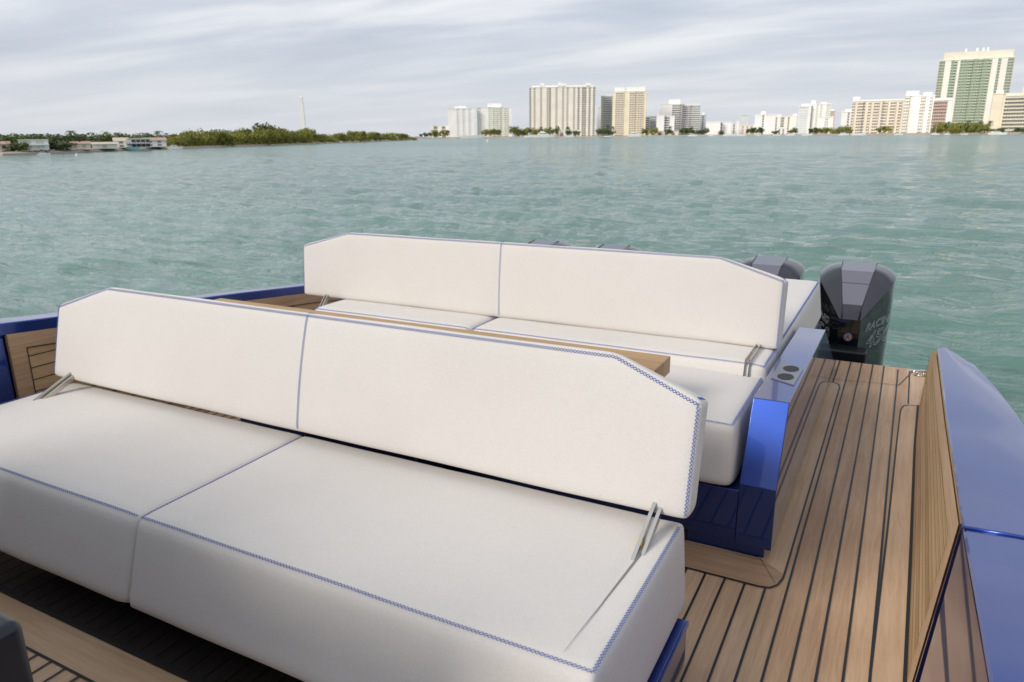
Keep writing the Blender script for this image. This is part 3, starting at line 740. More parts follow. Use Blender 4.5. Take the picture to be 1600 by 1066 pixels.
def engine_proto(label):
    root = empty('outboard_engine', (0,0,0), label, 'outboard engine', 'black outboard engines on the transom')
    # plan outline at shoulder (x, y); y=0 engine front face
    S0 = [(0.083, -0.002, 0.248), (0.190, 0.145, 0.385), (0.282, 0.290, 0.500), (0.303, 0.45, 0.545), (0.300, 0.62, 0.555), (0.262, 0.82, 0.530), (0.12, 0.985, 0.483)]
    S = crom(S0, 4); half = [(x-0.003*(x > 0.1), y+0.002, z-0.003) for x, y, z in S]; full3 = half+[(-x, y, z) for x, y, z in reversed(half)]; n_ = len(full3)
    bm = bmesh.new()
    top = [bm.verts.new(p) for p in full3]
    mid0 = [bm.verts.new((x*1.01, y*1.0, 0.245+(z-0.245)*0.3)) for x, y, z in full3]
    mid = [bm.verts.new((x*0.995, y, 0.06)) for x, y, z in full3]
    bot = [bm.verts.new((x*0.955, 0.02+y*0.94, -0.42)) for x, y, z in full3]
    tip = [bm.verts.new((x*0.70, y*0.75+0.1, -0.60)) for x, y, z in full3]
    for A, B_ in ((top, mid0), (mid0, mid), (mid, bot), (bot, tip)):
        for i in range(n_): bm.faces.new([A[i], B_[i], B_[(i+1) % n_], A[(i+1) % n_]])
    bm.faces.new(tip); bm.faces.new(top[::-1])
    o = frombm('cowl', bm, M['cowl_gloss'], root, True); m = o.modifiers.new('b', 'EDGE_SPLIT'); m.split_angle = R(35)
    # grey upper cowl: two sloping wings and a centre strip
    T = crom([(0.062, 0.03, 0.262), (0.098, 0.19, 0.450), (0.130, 0.335, 0.600), (0.138, 0.47, 0.630), (0.140, 0.62, 0.632), (0.125, 0.78, 0.610), (0.10, 0.90, 0.575)], 4)
    for s in (1, -1):
        bm = bmesh.new(); rows_ = []
        for q_ in range(7):
            w_ = q_/6; bulge = 0.022*math.sin(math.pi*w_)
            rows_.append([bm.verts.new((s*(T[i][0]*(1-w_)+S[i][0]*w_), T[i][1]*(1-w_)+S[i][1]*w_, T[i][2]*(1-w_)+S[i][2]*w_+bulge*min(1, i/8)*(0.35+0.65*w_))) for i in range(len(T))])
        for q_ in range(6):
            for i in range(len(T)-1): bm.faces.new([rows_[q_][i], rows_[q_+1][i], rows_[q_+1][i+1], rows_[q_][i+1]])
        o = frombm('cowl_wing', bm, M['cowl_top'], root, True)
        m = o.modifiers.new('s', 'SOLIDIFY'); m.thickness = 0.012; m.offset = -1
        m = o.modifiers.new('b', 'BEVEL'); m.width = 0.004; m.segments = 2; m.limit_method = 'ANGLE'; m.angle_limit = R(40); m.harden_normals = True
    bm = bmesh.new()
    U = [(0.060, 0.028, 0.266), (0.078, 0.11, 0.352), (0.112, 0.26, 0.520), (0.131, 0.335, 0.604), (0.139, 0.62, 0.638), (0.10, 0.90, 0.58)]
    a = [bm.verts.new((x, y, z)) for x, y, z in U]; c = [bm.verts.new((-x, y, z)) for x, y, z in U]
    for i in range(5): bm.faces.new([a[i], a[i+1], c[i+1], c[i]])
    o = frombm('cowl_strip', bm, [M['cowl_top'], M['cowl_strip']], root, False)
    for i, p in enumerate(o.data.polygons): p.material_index = 1 if 1 <= i <= 4 else 0
    m = o.modifiers.new('s', 'SOLIDIFY'); m.thickness = 0.02; m.offset = -1
    bm = bmesh.new()
    for s in (1, -1): tube(bm, [(s*(x+0.001), y, z+0.002) for x, y, z in U[:5]], 0.0035, 6)
    tube(bm, [(-0.108, 0.25, 0.510), (0.108, 0.25, 0.510)], 0.002, 6)
    frombm('panel_gap', bm, M['engine_black'], root)
    # emblem on the front
    bm = bmesh.new(); tube(bm, [(0, 0.0, 0.095), (0, -0.012, 0.096)], 0.033, 24); em = frombm('emblem', bm, M['emblem'], root)
    bm = bmesh.new(); tube(bm, [(0.026*math.cos(t*math.pi/12), -0.0135, 0.096+0.026*math.sin(t*math.pi/12)) for t in range(24)], 0.003, 6, closed=True); frombm('emblem_ring', bm, M['emblem_blue'], em)
    bm = bmesh.new(); prism(bm, [(-0.015, 0.083), (-0.006, 0.083), (0.0, 0.096), (0.006, 0.083), (0.015, 0.083), (0.004, 0.113), (-0.004, 0.113)], -0.0145, -0.0118, 'y'); frombm('emblem_mark', bm, M['emblem_red'], em)
    # bracket block below
    bm = bmesh.new(); box(bm, -0.20, 0.16, -0.09, 0.10, -0.62, -0.005); o = frombm('bracket', bm, M['engine_black'], root); bevel_mod(o, 0.02, 3)
    bm = bmesh.new(); box(bm, -0.05, 0.05, 0.2, 0.5, -1.35, -0.58); o = frombm('midsection', bm, M['engine_black'], root); bevel_mod(o, 0.02, 2)
    # outlined lettering on both forward facets
    for s in (1, -1):
        p0 = Vector((s*0.083, 0.0, 0)); p1 = Vector((s*0.295, 0.30, 0)); d = (p1-p0).normalized(); n = Vector((d.y, -d.x, 0)) if s > 0 else Vector((-d.y, d.x, 0))
        if n.y > 0: n = -n
        for txt, size, u0, z0, bev in (('RACING', 0.092, 0.065, 0.125, 0.0016), ('450', 0.19, 0.085, -0.035, 0.0022), ('R', 0.10, 0.46, 0.02, 0.0016)):
            me = text_mesh(txt, size, bev, 0.3)
            xs = [v.co.x for v in me.vertices]
            total = max(xs)
            for v in me.vertices:
                uu = v.co.x; vv = v.co.y
                u = (u0+uu) if s > 0 else (u0+total+ (0.08 if txt == 'RACING' else 0.0)) - uu
                if txt == '450' and s < 0: u = u0+0.34-uu
                z = z0+vv+0.38*(u-0.0)*0.55
                if u <= 0.367: q_ = p0+d*u; nn_ = n
                else:
                    q_ = p1+Vector((s*0.016, 1, 0)).normalized()*(u-0.367); nn_ = Vector((s, 0, 0))
                v.co = Vector((q_.x, q_.y, z))+nn_*(0.0035+0.1*v.co.z)
            if s < 0: me.flip_normals()
            link('decal', me, M['decal'], root)
    return root
eng = engine_proto('black outboard engine nearest the side walkway, fully visible with outlined lettering')
def copy_tree(o, parent=None):
    c = o.copy(); col.objects.link(c); c.parent = parent
    for ch in o.children: copy_tree(ch, c)
    return c
spots = [(-0.30, 'black outboard engine nearest the side walkway, fully visible with outlined lettering'),
         (-1.055, 'black outboard engine half hidden behind the right end of the rear backrest'),
         (-2.60, 'black outboard engine top just above the rear backrest, right of its twin'),
         (-3.40, 'black outboard engine top just above the rear backrest, farthest left of the four')]
for i, (x, lb) in enumerate(spots):
    o = eng if i == 0 else copy_tree(eng); o.location = (x, 6.62, 0.014 if i > 1 else -0.008); o['label'] = lb


# ------------------------------------------------------------------ far shores
def haxis(px):                      # horizontal unit direction and lateral unit for a photo column
    d = ray(px, hpx(px)); d.z = 0; d.normalize(); return d
def ground(px, D, z=0.0):
    p = CAM + haxis(px)*D; return Vector((p.x, p.y, WATER+z))
def z_at(px, py, D):                # height above water of a photo point at distance D
    d = ray(px, py); return CAM.z + d.z*(D/math.hypot(d.x, d.y)) - WATER
def shore_D(px):                    # distance of the far waterline
    return lerp_tab([(560, 1150), (760, 1150), (1000, 1080), (1300, 900), (1620, 700)], px)

def plain(name, c, rough=0.75):
    m = mat(name, c, rough); add_noise_color(m, tuple(v*0.93 for v in c), tuple(min(1, v*1.04) for v in c), 0.06, detail=5); return m
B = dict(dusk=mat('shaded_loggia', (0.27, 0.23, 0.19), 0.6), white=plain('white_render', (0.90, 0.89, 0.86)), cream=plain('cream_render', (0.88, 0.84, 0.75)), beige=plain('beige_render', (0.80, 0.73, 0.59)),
         yellow=plain('yellow_render', (0.87, 0.78, 0.57)), grey=plain('pale_grey_render', (0.55, 0.56, 0.56)), pale=plain('pale_blue_render', (0.70, 0.73, 0.73)),
         pink=plain('pink_brown_render', (0.50, 0.36, 0.27)), rose=plain('rose_render', (0.62, 0.48, 0.42)), glass=mat('grey_window_glass', (0.20, 0.22, 0.22), 0.3),
         green=mat('green_window_glass', (0.36, 0.44, 0.36), 0.3), dgreen=mat('deep_green_glass', (0.24, 0.29, 0.21), 0.3), brown=mat('brown_window_glass', (0.52, 0.41, 0.31), 0.4),
         warm=mat('warm_window_glass', (0.60, 0.48, 0.33), 0.5), pgreen=mat('pale_green_glass', (0.60, 0.66, 0.51), 0.4), roof=plain('terracotta_roof', (0.48, 0.31, 0.24)), dark=mat('dark_opening', (0.07, 0.075, 0.08), 0.6),
         orange=plain('orange_render', (0.75, 0.50, 0.25)), teal=mat('turquoise_pool_wall', (0.16, 0.42, 0.48), 0.6), tan=plain('tan_roof', (0.60, 0.52, 0.40)))

def tower(label, x0, x1, ytop, D, bays, wall='white', glass='glass', slab=None, depth=22, floors=None, crown=(), name='apartment_tower', turn=0.0, cat='tower', side=None, base_z=1.0, penth='white'):
    """x0,x1,ytop in photo pixels at distance D; bays: string, one letter per bay: w wall pier, g glazing, b balconies, d dark glazing"""
    a, b = ground(x0, D), ground(x1, D); W = (b-a).length; mid = (a+b)/2
    H = z_at((x0+x1)/2, ytop, D); yaw = math.atan2((b-a).y, (b-a).x)+turn
    root = empty(name, (mid.x, mid.y, WATER+base_z), label, cat, None, yaw)
    H -= base_z
    W = W/ (math.cos(turn)+abs(math.sin(turn))*depth/W) if turn else W
    fl = floors or max(2, int(round(H/3.3))); fh = H/fl
    bm = bmesh.new(); box(bm, -W/2, W/2, 0.9, depth, 0, H); frombm('wall', bm, B[wall], root)
    n = len(bays); bw = W/n
    i = 0
    while i < n:
        j = i
        while j < n and bays[j] == bays[i] and bays[i] in 'w': j += 1
        j = max(j, i+1)
        xa, xb = -W/2+i*bw, -W/2+j*bw; t = bays[i]
        bm = bmesh.new()
        if t == 'w': box(bm, xa, xb, 0, 0.896, 0, H+0.3); frombm('pier', bm, B[wall], root)
        elif t in 'gdb':
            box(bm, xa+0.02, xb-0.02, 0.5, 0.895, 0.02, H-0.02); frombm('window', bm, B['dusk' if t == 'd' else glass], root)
            bm = bmesh.new(); mw = max(0.12, (xb-xa)*0.04); xs_ = [xa+0.05, xa+0.05+mw, xb-0.05-mw, xb-0.05]; zz = [0.0]; solid = []
            for f in range(1, fl+1):
                hb = fh*(0.42 if t == 'b' else 0.26); zz += [f*fh-hb, f*fh-0.02*fh]
            yb_ = 0.498; G = [[bm.verts.new((x_, yb_, z_)) for x_ in xs_] for z_ in zz]
            for k_ in range(len(zz)-1):
                for c_ in range(3):
                    if c_ == 1 and k_ % 2 == 0: continue
                    bm.faces.new([G[k_][c_], G[k_][c_+1], G[k_+1][c_+1], G[k_+1][c_]])
            ext = bmesh.ops.extrude_face_region(bm, geom=list(bm.faces))
            bmesh.ops.translate(bm, verts=[v_ for v_ in ext['geom'] if isinstance(v_, bmesh.types.BMVert)], vec=(0, -(1.4 if t == 'b' else 0.25), 0))
            frombm('balcony' if t == 'b' else 'floor_band', bm, B[slab or wall], root)
        i = j
    bm = bmesh.new(); box(bm, -W/2-0.3, W/2+0.3, -0.5, depth+0.3, H+0.31, H+1.3); frombm('roof', bm, B[wall], root)
    for (u0, u1, h) in crown:
        bm = bmesh.new(); box(bm, -W/2+u0*W, -W/2+u1*W, depth*0.2, depth*0.8, H+1.31, H+1.3+h); frombm('penthouse', bm, B[penth], root)
    if side:
        for sgn in (-1, 1):
            for q_ in range(3):
                bm = bmesh.new(); ya = 3+q_*(depth-4)/3; yb = ya+(depth-4)/3-2
                box(bm, sgn*(W/2+0.02), sgn*(W/2+0.25), ya, yb, 1, H-1); 
                frombm('window', bm, B[side], root)
    return root
tower('low cream three storey block left of the white twin towers', 672, 703, 197, 1280, 'wgwgw', 'cream', floors=4, name='apartment_block', cat='building')
tower('plain white tower at the left end of the skyline', 701, 742, 170.5, 1260, 'wwwgwgwgw', 'white', 'pale', crown=((0.25, 0.7, 4),), depth=26)
tower('white tower with pale green glass columns beside the plain white one', 746, 800, 168.5, 1270, 'gwwgbbgbw', 'white', 'pgreen', crown=((0.3, 0.7, 6),), depth=26)
tower('broad cream tower with many vertical piers and dark stripes, tallest of the left group', 827, 929, 137, 1200, 'dwgwwgwwgdwwgwwgwgwwgwdwddwdwd', 'cream', 'brown', slab='cream', crown=((0.17, 0.23, 6), (0.44, 0.49, 7), (0.5, 0.56, 5), (0.86, 0.93, 5), (0.04, 0.98, 2.0)), depth=30)
tower('low white pavilion behind the trees left of the broad cream tower', 803, 826, 204.5, 1165, 'wgwgw', 'white', floors=1, depth=12, name='apartment_block', cat='building')
tower('low white building with dark openings under the broad cream tower', 870, 906, 205, 1150, 'wdwdwdw', 'white', floors=1, depth=12, name='apartment_block', cat='building')
tower('long low beige quay building right of the yellow tower', 1012, 1060, 206, 1090, 'wgwgwgwgw', 'beige', floors=1, depth=10, name='apartment_block', cat='building')
tower('low white terraced house at the foot of the pinkish white block', 1213, 1228, 201, 1010, 'wgwgw', 'white', floors=2, depth=10, name='apartment_block', cat='building')
tower('narrow white slab between the broad cream tower and the grey wing', 932, 939, 168, 1290, 'wgw', 'white', 'pale')
tower('grey balconied tower joined to the left of the yellow one', 938, 957, 151, 1240, 'wbbbbw', 'grey', 'glass', slab='pale', crown=((0.0, 0.9, 1.5),))
tower('yellow cream tower with rows of balconies', 956, 1008, 144, 1200, 'wbbbwwbbgbbw', 'yellow', 'warm', slab='cream', crown=((0.05, 0.35, 6), (0.4, 0.95, 6.5)), depth=24, side='green')
tower('dark low block behind the right foot of the yellow tower', 1006, 1014, 183, 1300, 'bb', 'grey', 'dark', name='apartment_block', cat='building')
tower('pale grey block left of the stepped white tower', 1013, 1026, 182, 1330, 'bbb', 'pale', 'pale', slab='grey', name='apartment_block', cat='building')
tower('plain white low block in front of the stepped white tower', 1025, 1037, 181, 1180, 'www', 'white', 'pale', depth=14, name='apartment_block', cat='building')
tower('white block with grey balconies in front of the stepped white tower', 1037, 1053, 182, 1185, 'bbww', 'white', 'glass', depth=14, name='apartment_block', cat='building')
tower('stepped white tower with a penthouse and grey balconies on its right side', 1029, 1064, 163.5, 1260, 'wwwwwbbbd', 'white', 'glass', slab='white', crown=((0.4, 0.9, 6.5),), depth=24)
tower('wide grey white slab with horizontal balcony bands', 1064, 1092, 165, 1270, 'bbbbdbbbb', 'pale', 'glass', slab='white', crown=((0.0, 1.0, 0.8),))
tower('small grey tower right of the banded slab', 1092, 1102, 181, 1330, 'wgw', 'grey', 'glass', crown=((0.3, 0.7, 4),))
tower('low plain white block beside the bare gap of the skyline', 1102, 1125, 191.5, 1200, 'wwwwwww', 'white', depth=20, floors=4, name='apartment_block', cat='building')
tower('low white block with rounded roofline and one dark slot', 1124.5, 1142, 192, 1210, 'dwwwww', 'white', depth=20, floors=4, name='apartment_block', cat='building')
tower('tiny cream block between the low white blocks', 1142.5, 1150, 194, 1250, 'wgw', 'cream', floors=4, depth=12, name='apartment_block', cat='building')
tower('thin white tower standing alone in the low part of the skyline', 1149.5, 1154, 189, 1350, 'www', 'white', depth=10)
tower('faint glassy grey tower far behind the low houses', 1156, 1168, 181, 1700, 'ggg', 'pale', 'pale', depth=30)
tower('long low cream building behind the palm clump', 1155, 1179, 196, 1250, 'wgwgwgw', 'cream', 'warm', floors=3, name='apartment_block', cat='building')
tower('white tower with a small penthouse left of the plain white slab', 1178, 1195, 180, 1160, 'wwwwgw', 'white', 'glass', crown=((0.5, 0.95, 4),))
tower('plain blank white slab reaching down to the shore', 1194.5, 1210, 180, 1040, 'wwww', 'white', depth=16, base_z=1)
tower('pinkish white block with grey vertical stripes', 1210, 1243, 183, 1150, 'gwwggwwgwwww', 'cream', 'glass', slab='cream', crown=((0.05, 0.25, 2), (0.8, 1.0, 3)), name='apartment_block', cat='building')
tower('glassy white tower of the middle pair', 1244, 1264, 167.5, 1120, 'ggggw', 'white', 'pale', slab='white', crown=((0.2, 0.9, 3),), depth=24)
tower('white tower with tall glazed bays, right one of the middle pair', 1263, 1294, 164, 1125, 'bwwgwgwwgg', 'white', 'pgreen', slab='white', crown=((0.0, 0.22, 5), (0.5, 0.8, 2)), depth=24)
tower('slim rose and white tower behind the middle pair', 1293, 1302, 175, 1300, 'wgw', 'rose', 'rose', crown=((0.2, 0.8, 3),))
tower('low white terraced block at the foot of the middle pair', 1278, 1300, 184, 1060, 'wwbww', 'white', 'pale', depth=14, name='apartment_block', cat='building')
tower('white stepped block just left of the brown building', 1312, 1328, 176, 1100, 'wwwdw', 'white', 'green', crown=((0.3, 1.0, 3),), depth=20, name='apartment_block', cat='building')
tower('wide brown apartment building with pale vertical piers', 1327, 1408, 159, 1000, 'bwbbdwbwbbwdbwbbwbw', 'beige', 'brown', slab='cream', crown=((0.0, 0.14, 5), (0.15, 1.0, 1.0)), depth=26)
tower('tall white beige block between the two brown ones', 1408, 1453.5, 151, 960, 'bbgwwwwbbwwbw', 'white', 'beige', slab='white', crown=((0.0, 0.45, 5), (0.6, 0.9, 3)), depth=26)
tower('short brown building in front of the green glass tower', 1453, 1481, 158, 930, 'bbbbbbww', 'white', 'brown', slab='rose', crown=((0.0, 1.0, 1.5),), depth=22)
g = tower('tallest tower, green glass balconies with a pale crown', 1453, 1567, 94, 1100, 'dgwwgbwgggbggbggbwwgwwgd', 'cream', 'dgreen', slab='pgreen', crown=((0.05, 0.98, 8.5),), depth=24, penth='beige')
for u in (0.33, 0.48, 0.56, 0.62):
    zt = max(c.bound_box[6][2] for c in g.children if c.type == 'MESH' and 'box' not in c.name); gw = max(c.bound_box[6][0] for c in g.children)
    bm = bmesh.new(); box(bm, (u-0.5)*2*gw, (u-0.5)*2*gw+2.2, 8, 12, zt+0.005, zt+4); frombm('roof_box', bm, B['white'], g)
tower('beige building with wide balcony rows at the right edge of the photo', 1563, 1612, 151, 860, 'bbbbbbbbbbbb', 'beige', 'glass', slab='beige', crown=((0.0, 0.5, 2), (0.5, 1.0, 7)), depth=20, penth='beige')
tower('narrow blank beige slab at the foot of the green tower', 1543, 1563, 148, 880, 'wwwwg', 'beige', 'beige', crown=((0.2, 0.8, 2.5),), depth=16)

# obelisk on its own islet behind the trees
mo = at_depth(474, 200, 420); H = z_at(472, 150, 420)
bm = bmesh.new(); A = []
sz = 420/1150.0
for z, r in ((0, 5.4*sz), (H*0.6, 4.0*sz), (H*0.97, 2.9*sz), (H, 1.6*sz)): A.append([bm.verts.new((sx_*r*0.72, sy_*r*0.72, z)) for sx_, sy_ in ((-1,-1),(1,-1),(1,1),(-1,1))])
for i in range(3):
    for k in range(4): bm.faces.new([A[i][k], A[i][(k+1) % 4], A[i+1][(k+1) % 4], A[i+1][k]])
bm.faces.new(A[-1]); bm.faces.new(A[0][::-1])
ob = frombm('obelisk', bm, plain('white_stone', (0.88, 0.87, 0.83))); ob.location = (mo.x, mo.y, WATER); ob.rotation_euler.z = 0.6
tag(ob, 'tall tapering white obelisk rising above the island trees', 'monument')

# land -------------------------------------------------------------
M['sand'] = plain('pale_sand', (0.50, 0.41, 0.30)); M['grass'] = plain('shore_grass', (0.12, 0.14, 0.05)); M['seawall'] = plain('seawall_stone', (0.40, 0.34, 0.27))
def shore(name, pxD, back, h, m, label, lip=1.0, kind='structure'):
    """land strip whose waterline follows (photo column, distance) points"""
    bm = bmesh.new(); rows = []
    pp = []
    for i in range(len(pxD)-1):
        n = max(1, int(abs(pxD[i+1][0]-pxD[i][0])/12))
        for j in range(n):
            t = j/n; pp.append((pxD[i][0]*(1-t)+pxD[i+1][0]*t, pxD[i][1]*(1-t)+pxD[i+1][1]*t))
    pp.append(pxD[-1])
    for px, D in pp:
        jit = 1+0.004*noise.noise(Vector((px*0.13, 0, 3)))
        rows.append([bm.verts.new(ground(px, D*jit, -0.6)), bm.verts.new(ground(px, D*jit+0.4, h*0.55)), bm.verts.new(ground(px, D*jit+lip*3, h*(1+0.15*noise.noise(Vector((px*0.2, 1, 3)))))), bm.verts.new(ground(px, D+back, h*1.25)), bm.verts.new(ground(px, D+back, -0.6))])
    for i in range(len(rows)-1):
        for k in range(4): bm.faces.new([rows[i][k], rows[i+1][k], rows[i+1][k+1], rows[i][k+1]])
    o = frombm(name, bm, m, None, False)
    return tag(o, label, None, None, kind)
shore('far_shore', [(560, 1150), (760, 1150), (1000, 1080), (1300, 900), (1640, 700)], 900, 1.5, M['seawall'], 'far city shore with a low stone seawall')
shore('near_island', [(-60, 186), (0, 178), (120, 196), (255, 245)], 120, 0.62, M['seawall'], 'low built up island shore with a sea wall')
shore('sand_spit', [(250, 240), (330, 268), (400, 300), (480, 350), (560, 440), (653, 640)], 60, 0.55, M['sand'], 'narrow sandy beach of the wooded island')

# trees --------------------------------------------------------------
def leaf_mat(name, c1, c2):
    m = mat(name, c1, 0.7); Nn, Ll, b = nodes(m); b.inputs['Specular IOR Level'].default_value = 0.2
    oi = Nn.new('ShaderNodeObjectInfo'); g_ = Nn.new('ShaderNodeNewGeometry'); ad = Nn.new('ShaderNodeMath'); ad.operation = 'ADD'
    ml = Nn.new('ShaderNodeMath'); ml.operation = 'MULTIPLY'; ml.inputs[1].default_value = 0.55; Ll.new(oi.outputs['Random'], ml.inputs[0])
    m2 = Nn.new('ShaderNodeMath'); m2.operation = 'MULTIPLY'; m2.inputs[1].default_value = 0.45; Ll.new(g_.outputs['Random Per Island'], m2.inputs[0])
    Ll.new(ml.outputs[0], ad.inputs[0]); Ll.new(m2.outputs[0], ad.inputs[1])
    cr = Nn.new('ShaderNodeValToRGB'); cr.color_ramp.elements[0].color = (*c1, 1); cr.color_ramp.elements[1].color = (*c2, 1); Ll.new(ad.outputs[0], cr.inputs[0]); Ll.new(cr.outputs[0], b.inputs['Base Color'])
    return m
LM = {'olive': leaf_mat('olive_leaves', (0.09, 0.115, 0.022), (0.40, 0.38, 0.09)), 'dark': leaf_mat('dark_leaves', (0.05, 0.08, 0.03), (0.17, 0.21, 0.075)),
      'palm': leaf_mat('palm_leaves', (0.05, 0.09, 0.03), (0.14, 0.18, 0.06))}
M['trunk'] = plain('grey_brown_bark', (0.30, 0.25, 0.19))
def crown_mesh(kind, seed, n=900):
    rnd = random.Random(seed); bm = bmesh.new()
    if kind == 'bush': lobes = [(rnd.uniform(-0.34, 0.34), rnd.uniform(-0.3, 0.3), rnd.uniform(0.10, 0.76), rnd.uniform(0.17, 0.28)) for _ in range(12)]
    else: lobes = [(rnd.uniform(-0.32, 0.32), rnd.uniform(-0.3, 0.3), rnd.uniform(0.30, 0.82), rnd.uniform(0.15, 0.25)) for _ in range(11)]
    for _ in range(n):
        lx, ly, lz, lr = rnd.choice(lobes)
        d = Vector((rnd.gauss(0,1), rnd.gauss(0,1), rnd.gauss(0,0.8))).normalized()*lr*rnd.uniform(0.55, 1.08)
        p = Vector((lx, ly, lz))+d; s = rnd.uniform(0.022, 0.06)
        a = Vector((rnd.gauss(0,1), rnd.gauss(0,1), rnd.gauss(0,1))).normalized(); u = a.orthogonal().normalized(); v = a.cross(u)
        bm.faces.new([bm.verts.new(p+u*s), bm.verts.new(p+v*s*0.8), bm.verts.new(p-u*s), bm.verts.new(p-v*s*0.8)])
    me = bpy.data.meshes.new('crown'); bm.to_mesh(me); bm.free(); return me
def palm_mesh(seed):
    rnd = random.Random(seed); bm = bmesh.new()
    for k in range(17):
        a = k*2.4+rnd.uniform(-.2, .2); el = rnd.uniform(-0.5, 1.0); pts = []
        for j in range(6):
            t = j/5; r_ = 0.30*t; z = 0.86+0.16*math.sin(el)*t*1.6-0.30*t*t*(1.1-0.4*el)
            pts.append((Vector((r_*math.cos(a), r_*math.sin(a), z)), 0.030*(1-t*0.6)+0.006))
        sdv = Vector((-math.sin(a), math.cos(a), 0))
        for j in range(5):
            (p, w1), (q_, w2) = pts[j], pts[j+1]
            dz = Vector((0, 0, -0.02))
            for s_ in (1, -1):
                bm.faces.new([bm.verts.new(p), bm.verts.new(q_), bm.verts.new(q_+sdv*w2*s_+dz), bm.verts.new(p+sdv*w1*s_+dz)])
    me = bpy.data.meshes.new('crown'); bm.to_mesh(me); bm.free(); return me
def trunk_mesh(kind, seed):
    rnd = random.Random(seed); bm = bmesh.new()
    if kind == 'palm': tube(bm, [(0.02, 0, 0), (0.0, 0, 0.3), (-0.01, 0, 0.6), (0, 0, 0.87)], [0.022, 0.016, 0.014, 0.013], 6)
    else:
        tube(bm, [(0, 0, 0), (0.02, 0, 0.25), (0.0, 0.01, 0.5), (0.02, 0, 0.75)], [0.035, 0.026, 0.018, 0.008], 6)
        for k in range(4):
            a = rnd.uniform(0, 6.28); tube(bm, [(0.01, 0, 0.22+0.08*k), (0.14*math.cos(a), 0.14*math.sin(a), 0.42+0.08*k), (0.24*math.cos(a), 0.24*math.sin(a), 0.58+0.07*k)], [0.014, 0.010, 0.004], 5)
    me = bpy.data.meshes.new('trunk'); bm.to_mesh(me); bm.free(); me.materials.append(M['trunk']); return me
LIB = {}
for kind in ('bush', 'tree', 'palm'):
    for lm in LM:
        ms = []
        for s_ in range(5):
            me = palm_mesh(s_+50) if kind == 'palm' else crown_mesh(kind, s_*7+len(kind))
            me.materials.append(LM[lm]); ms.append((me, trunk_mesh(kind, s_)))
        LIB[(kind, lm)] = ms
def plant(kind, lm, px, D, h, wid, z0, label, group, name=None, trunk=True):
    p = ground(px, D, z0); nm = name or {'bush': 'mangrove_tree', 'tree': 'tree', 'palm': 'palm_tree'}[kind]
    cat = 'palm tree' if kind == 'palm' else 'tree'
    root = empty(nm, p, label, cat, group, random.uniform(0, 6.28)); root.scale = (wid, wid, h)
    cm, tm = random.choice(LIB[(kind, lm)])
    c = bpy.data.objects.new('crown', cm); col.objects.link(c); c.parent = root
    t = bpy.data.objects.new('trunk', tm); col.objects.link(t); t.parent = root
    return root
def interp(tab, x): return lerp_tab(tab, x)
# wooded island: top outline in photo pixels and distance of its beach
top = [(262, 214), (285, 206), (300, 201), (320, 205), (345, 198), (360, 204), (380, 199), (405, 200), (418, 192), (440, 199), (465, 203), (482, 199), (500, 207), (525, 208), (552, 203), (585, 205), (610, 207), (630, 208), (642, 212), (650, 217)]
bch = [(250, 240), (330, 268), (400, 300), (480, 350), (560, 440), (653, 640)]
ISL = 'trees of the wooded island'
for row, (dd, k) in enumerate(((5, 46), (14, 40), (26, 30))):
    for i in range(k):
        px = 262+(647-262)*(i+random.uniform(0.2, 0.8))/k
        D = interp(bch, px)+dd*interp([(262, 1), (640, 0.8)], px)
        yt = interp(top, px)+(random.uniform(2, 9) if row == 0 else random.uniform(-0.5, 4) if row == 1 else random.uniform(-1.5, 2))
        h = z_at(px, yt, D)-0.5
        if h < 1: h = 1.5
        wid = max(h*random.uniform(0.9, 1.3), (647-262)/k*D/1150*1.5)
        kd = 'bush' if row == 0 or random.random() < 0.5 else 'tree'
        plant(kd, 'olive', px, D, h, wid, 0.45, ('low tree at the beach edge', 'tree in the middle row', 'taller tree in the back row')[row]+' of the wooded island, '+('nearest the villas' if px < 350 else 'left of the obelisk' if px < 465 else 'right of the obelisk' if px < 560 else 'on its thin point'), ISL)
plant('tree', 'dark', 415, interp(bch, 415)+20, z_at(415, 191, interp(bch, 415)+20), 8.5, 0.4, 'highest dark crown on the wooded island, left of the obelisk', None)
# near island trees
NI = 'trees among the island villas'
for px, yt, wd, kd, wh in ((8, 212, 24, 'bush', 'behind the small pink house'), (18, 208, 30, 'bush', 'between the pink house and modern white villa'), (33, 209, 22, 'bush', 'behind the left end of the modern white villa'), (60, 209, 24, 'bush', 'behind the right end of the modern white villa'), (84, 207, 28, 'bush', 'filling the gap right of the modern white villa'), (96, 210, 26, 'bush', 'behind the left end of the long cream villa'), (112, 207, 26, 'bush', 'behind the middle of the long cream villa'), (125, 211, 26, 'bush', 'behind the right end of the long cream villa'),
                       (145, 209, 26, 'bush', 'behind the sloping white roofs, left'), (155, 211, 26, 'bush', 'behind the sloping white roofs, middle'), (168, 208, 20, 'bush', 'behind the sloping white roofs, right'), (186, 209, 18, 'bush', 'behind the terracotta roofed villa'), (210, 208, 24, 'bush', 'behind the dark balcony house, left'), (222, 208, 20, 'bush', 'behind the dark balcony house, right'), (236, 211, 18, 'bush', 'behind the low red roof'), (262, 209, 24, 'bush', 'between the last villa and the wooded island, taller'), (272, 212, 20, 'bush', 'between the last villa and the wooded island, lower'), (20, 222, 20, 'bush', 'at the front left corner of the modern white villa'), (86, 217, 30, 'bush', 'at the front left corner of the long cream villa')):
    D = interp([(0, 178), (120, 196), (255, 245)], px)+(34 if yt < 215 else 6)
    plant(kd, 'dark', px, D, (z_at(px, yt, D)-0.3)*1.10, wd*D/1150*1.9, 0.3, 'dark green tree '+wh, NI)
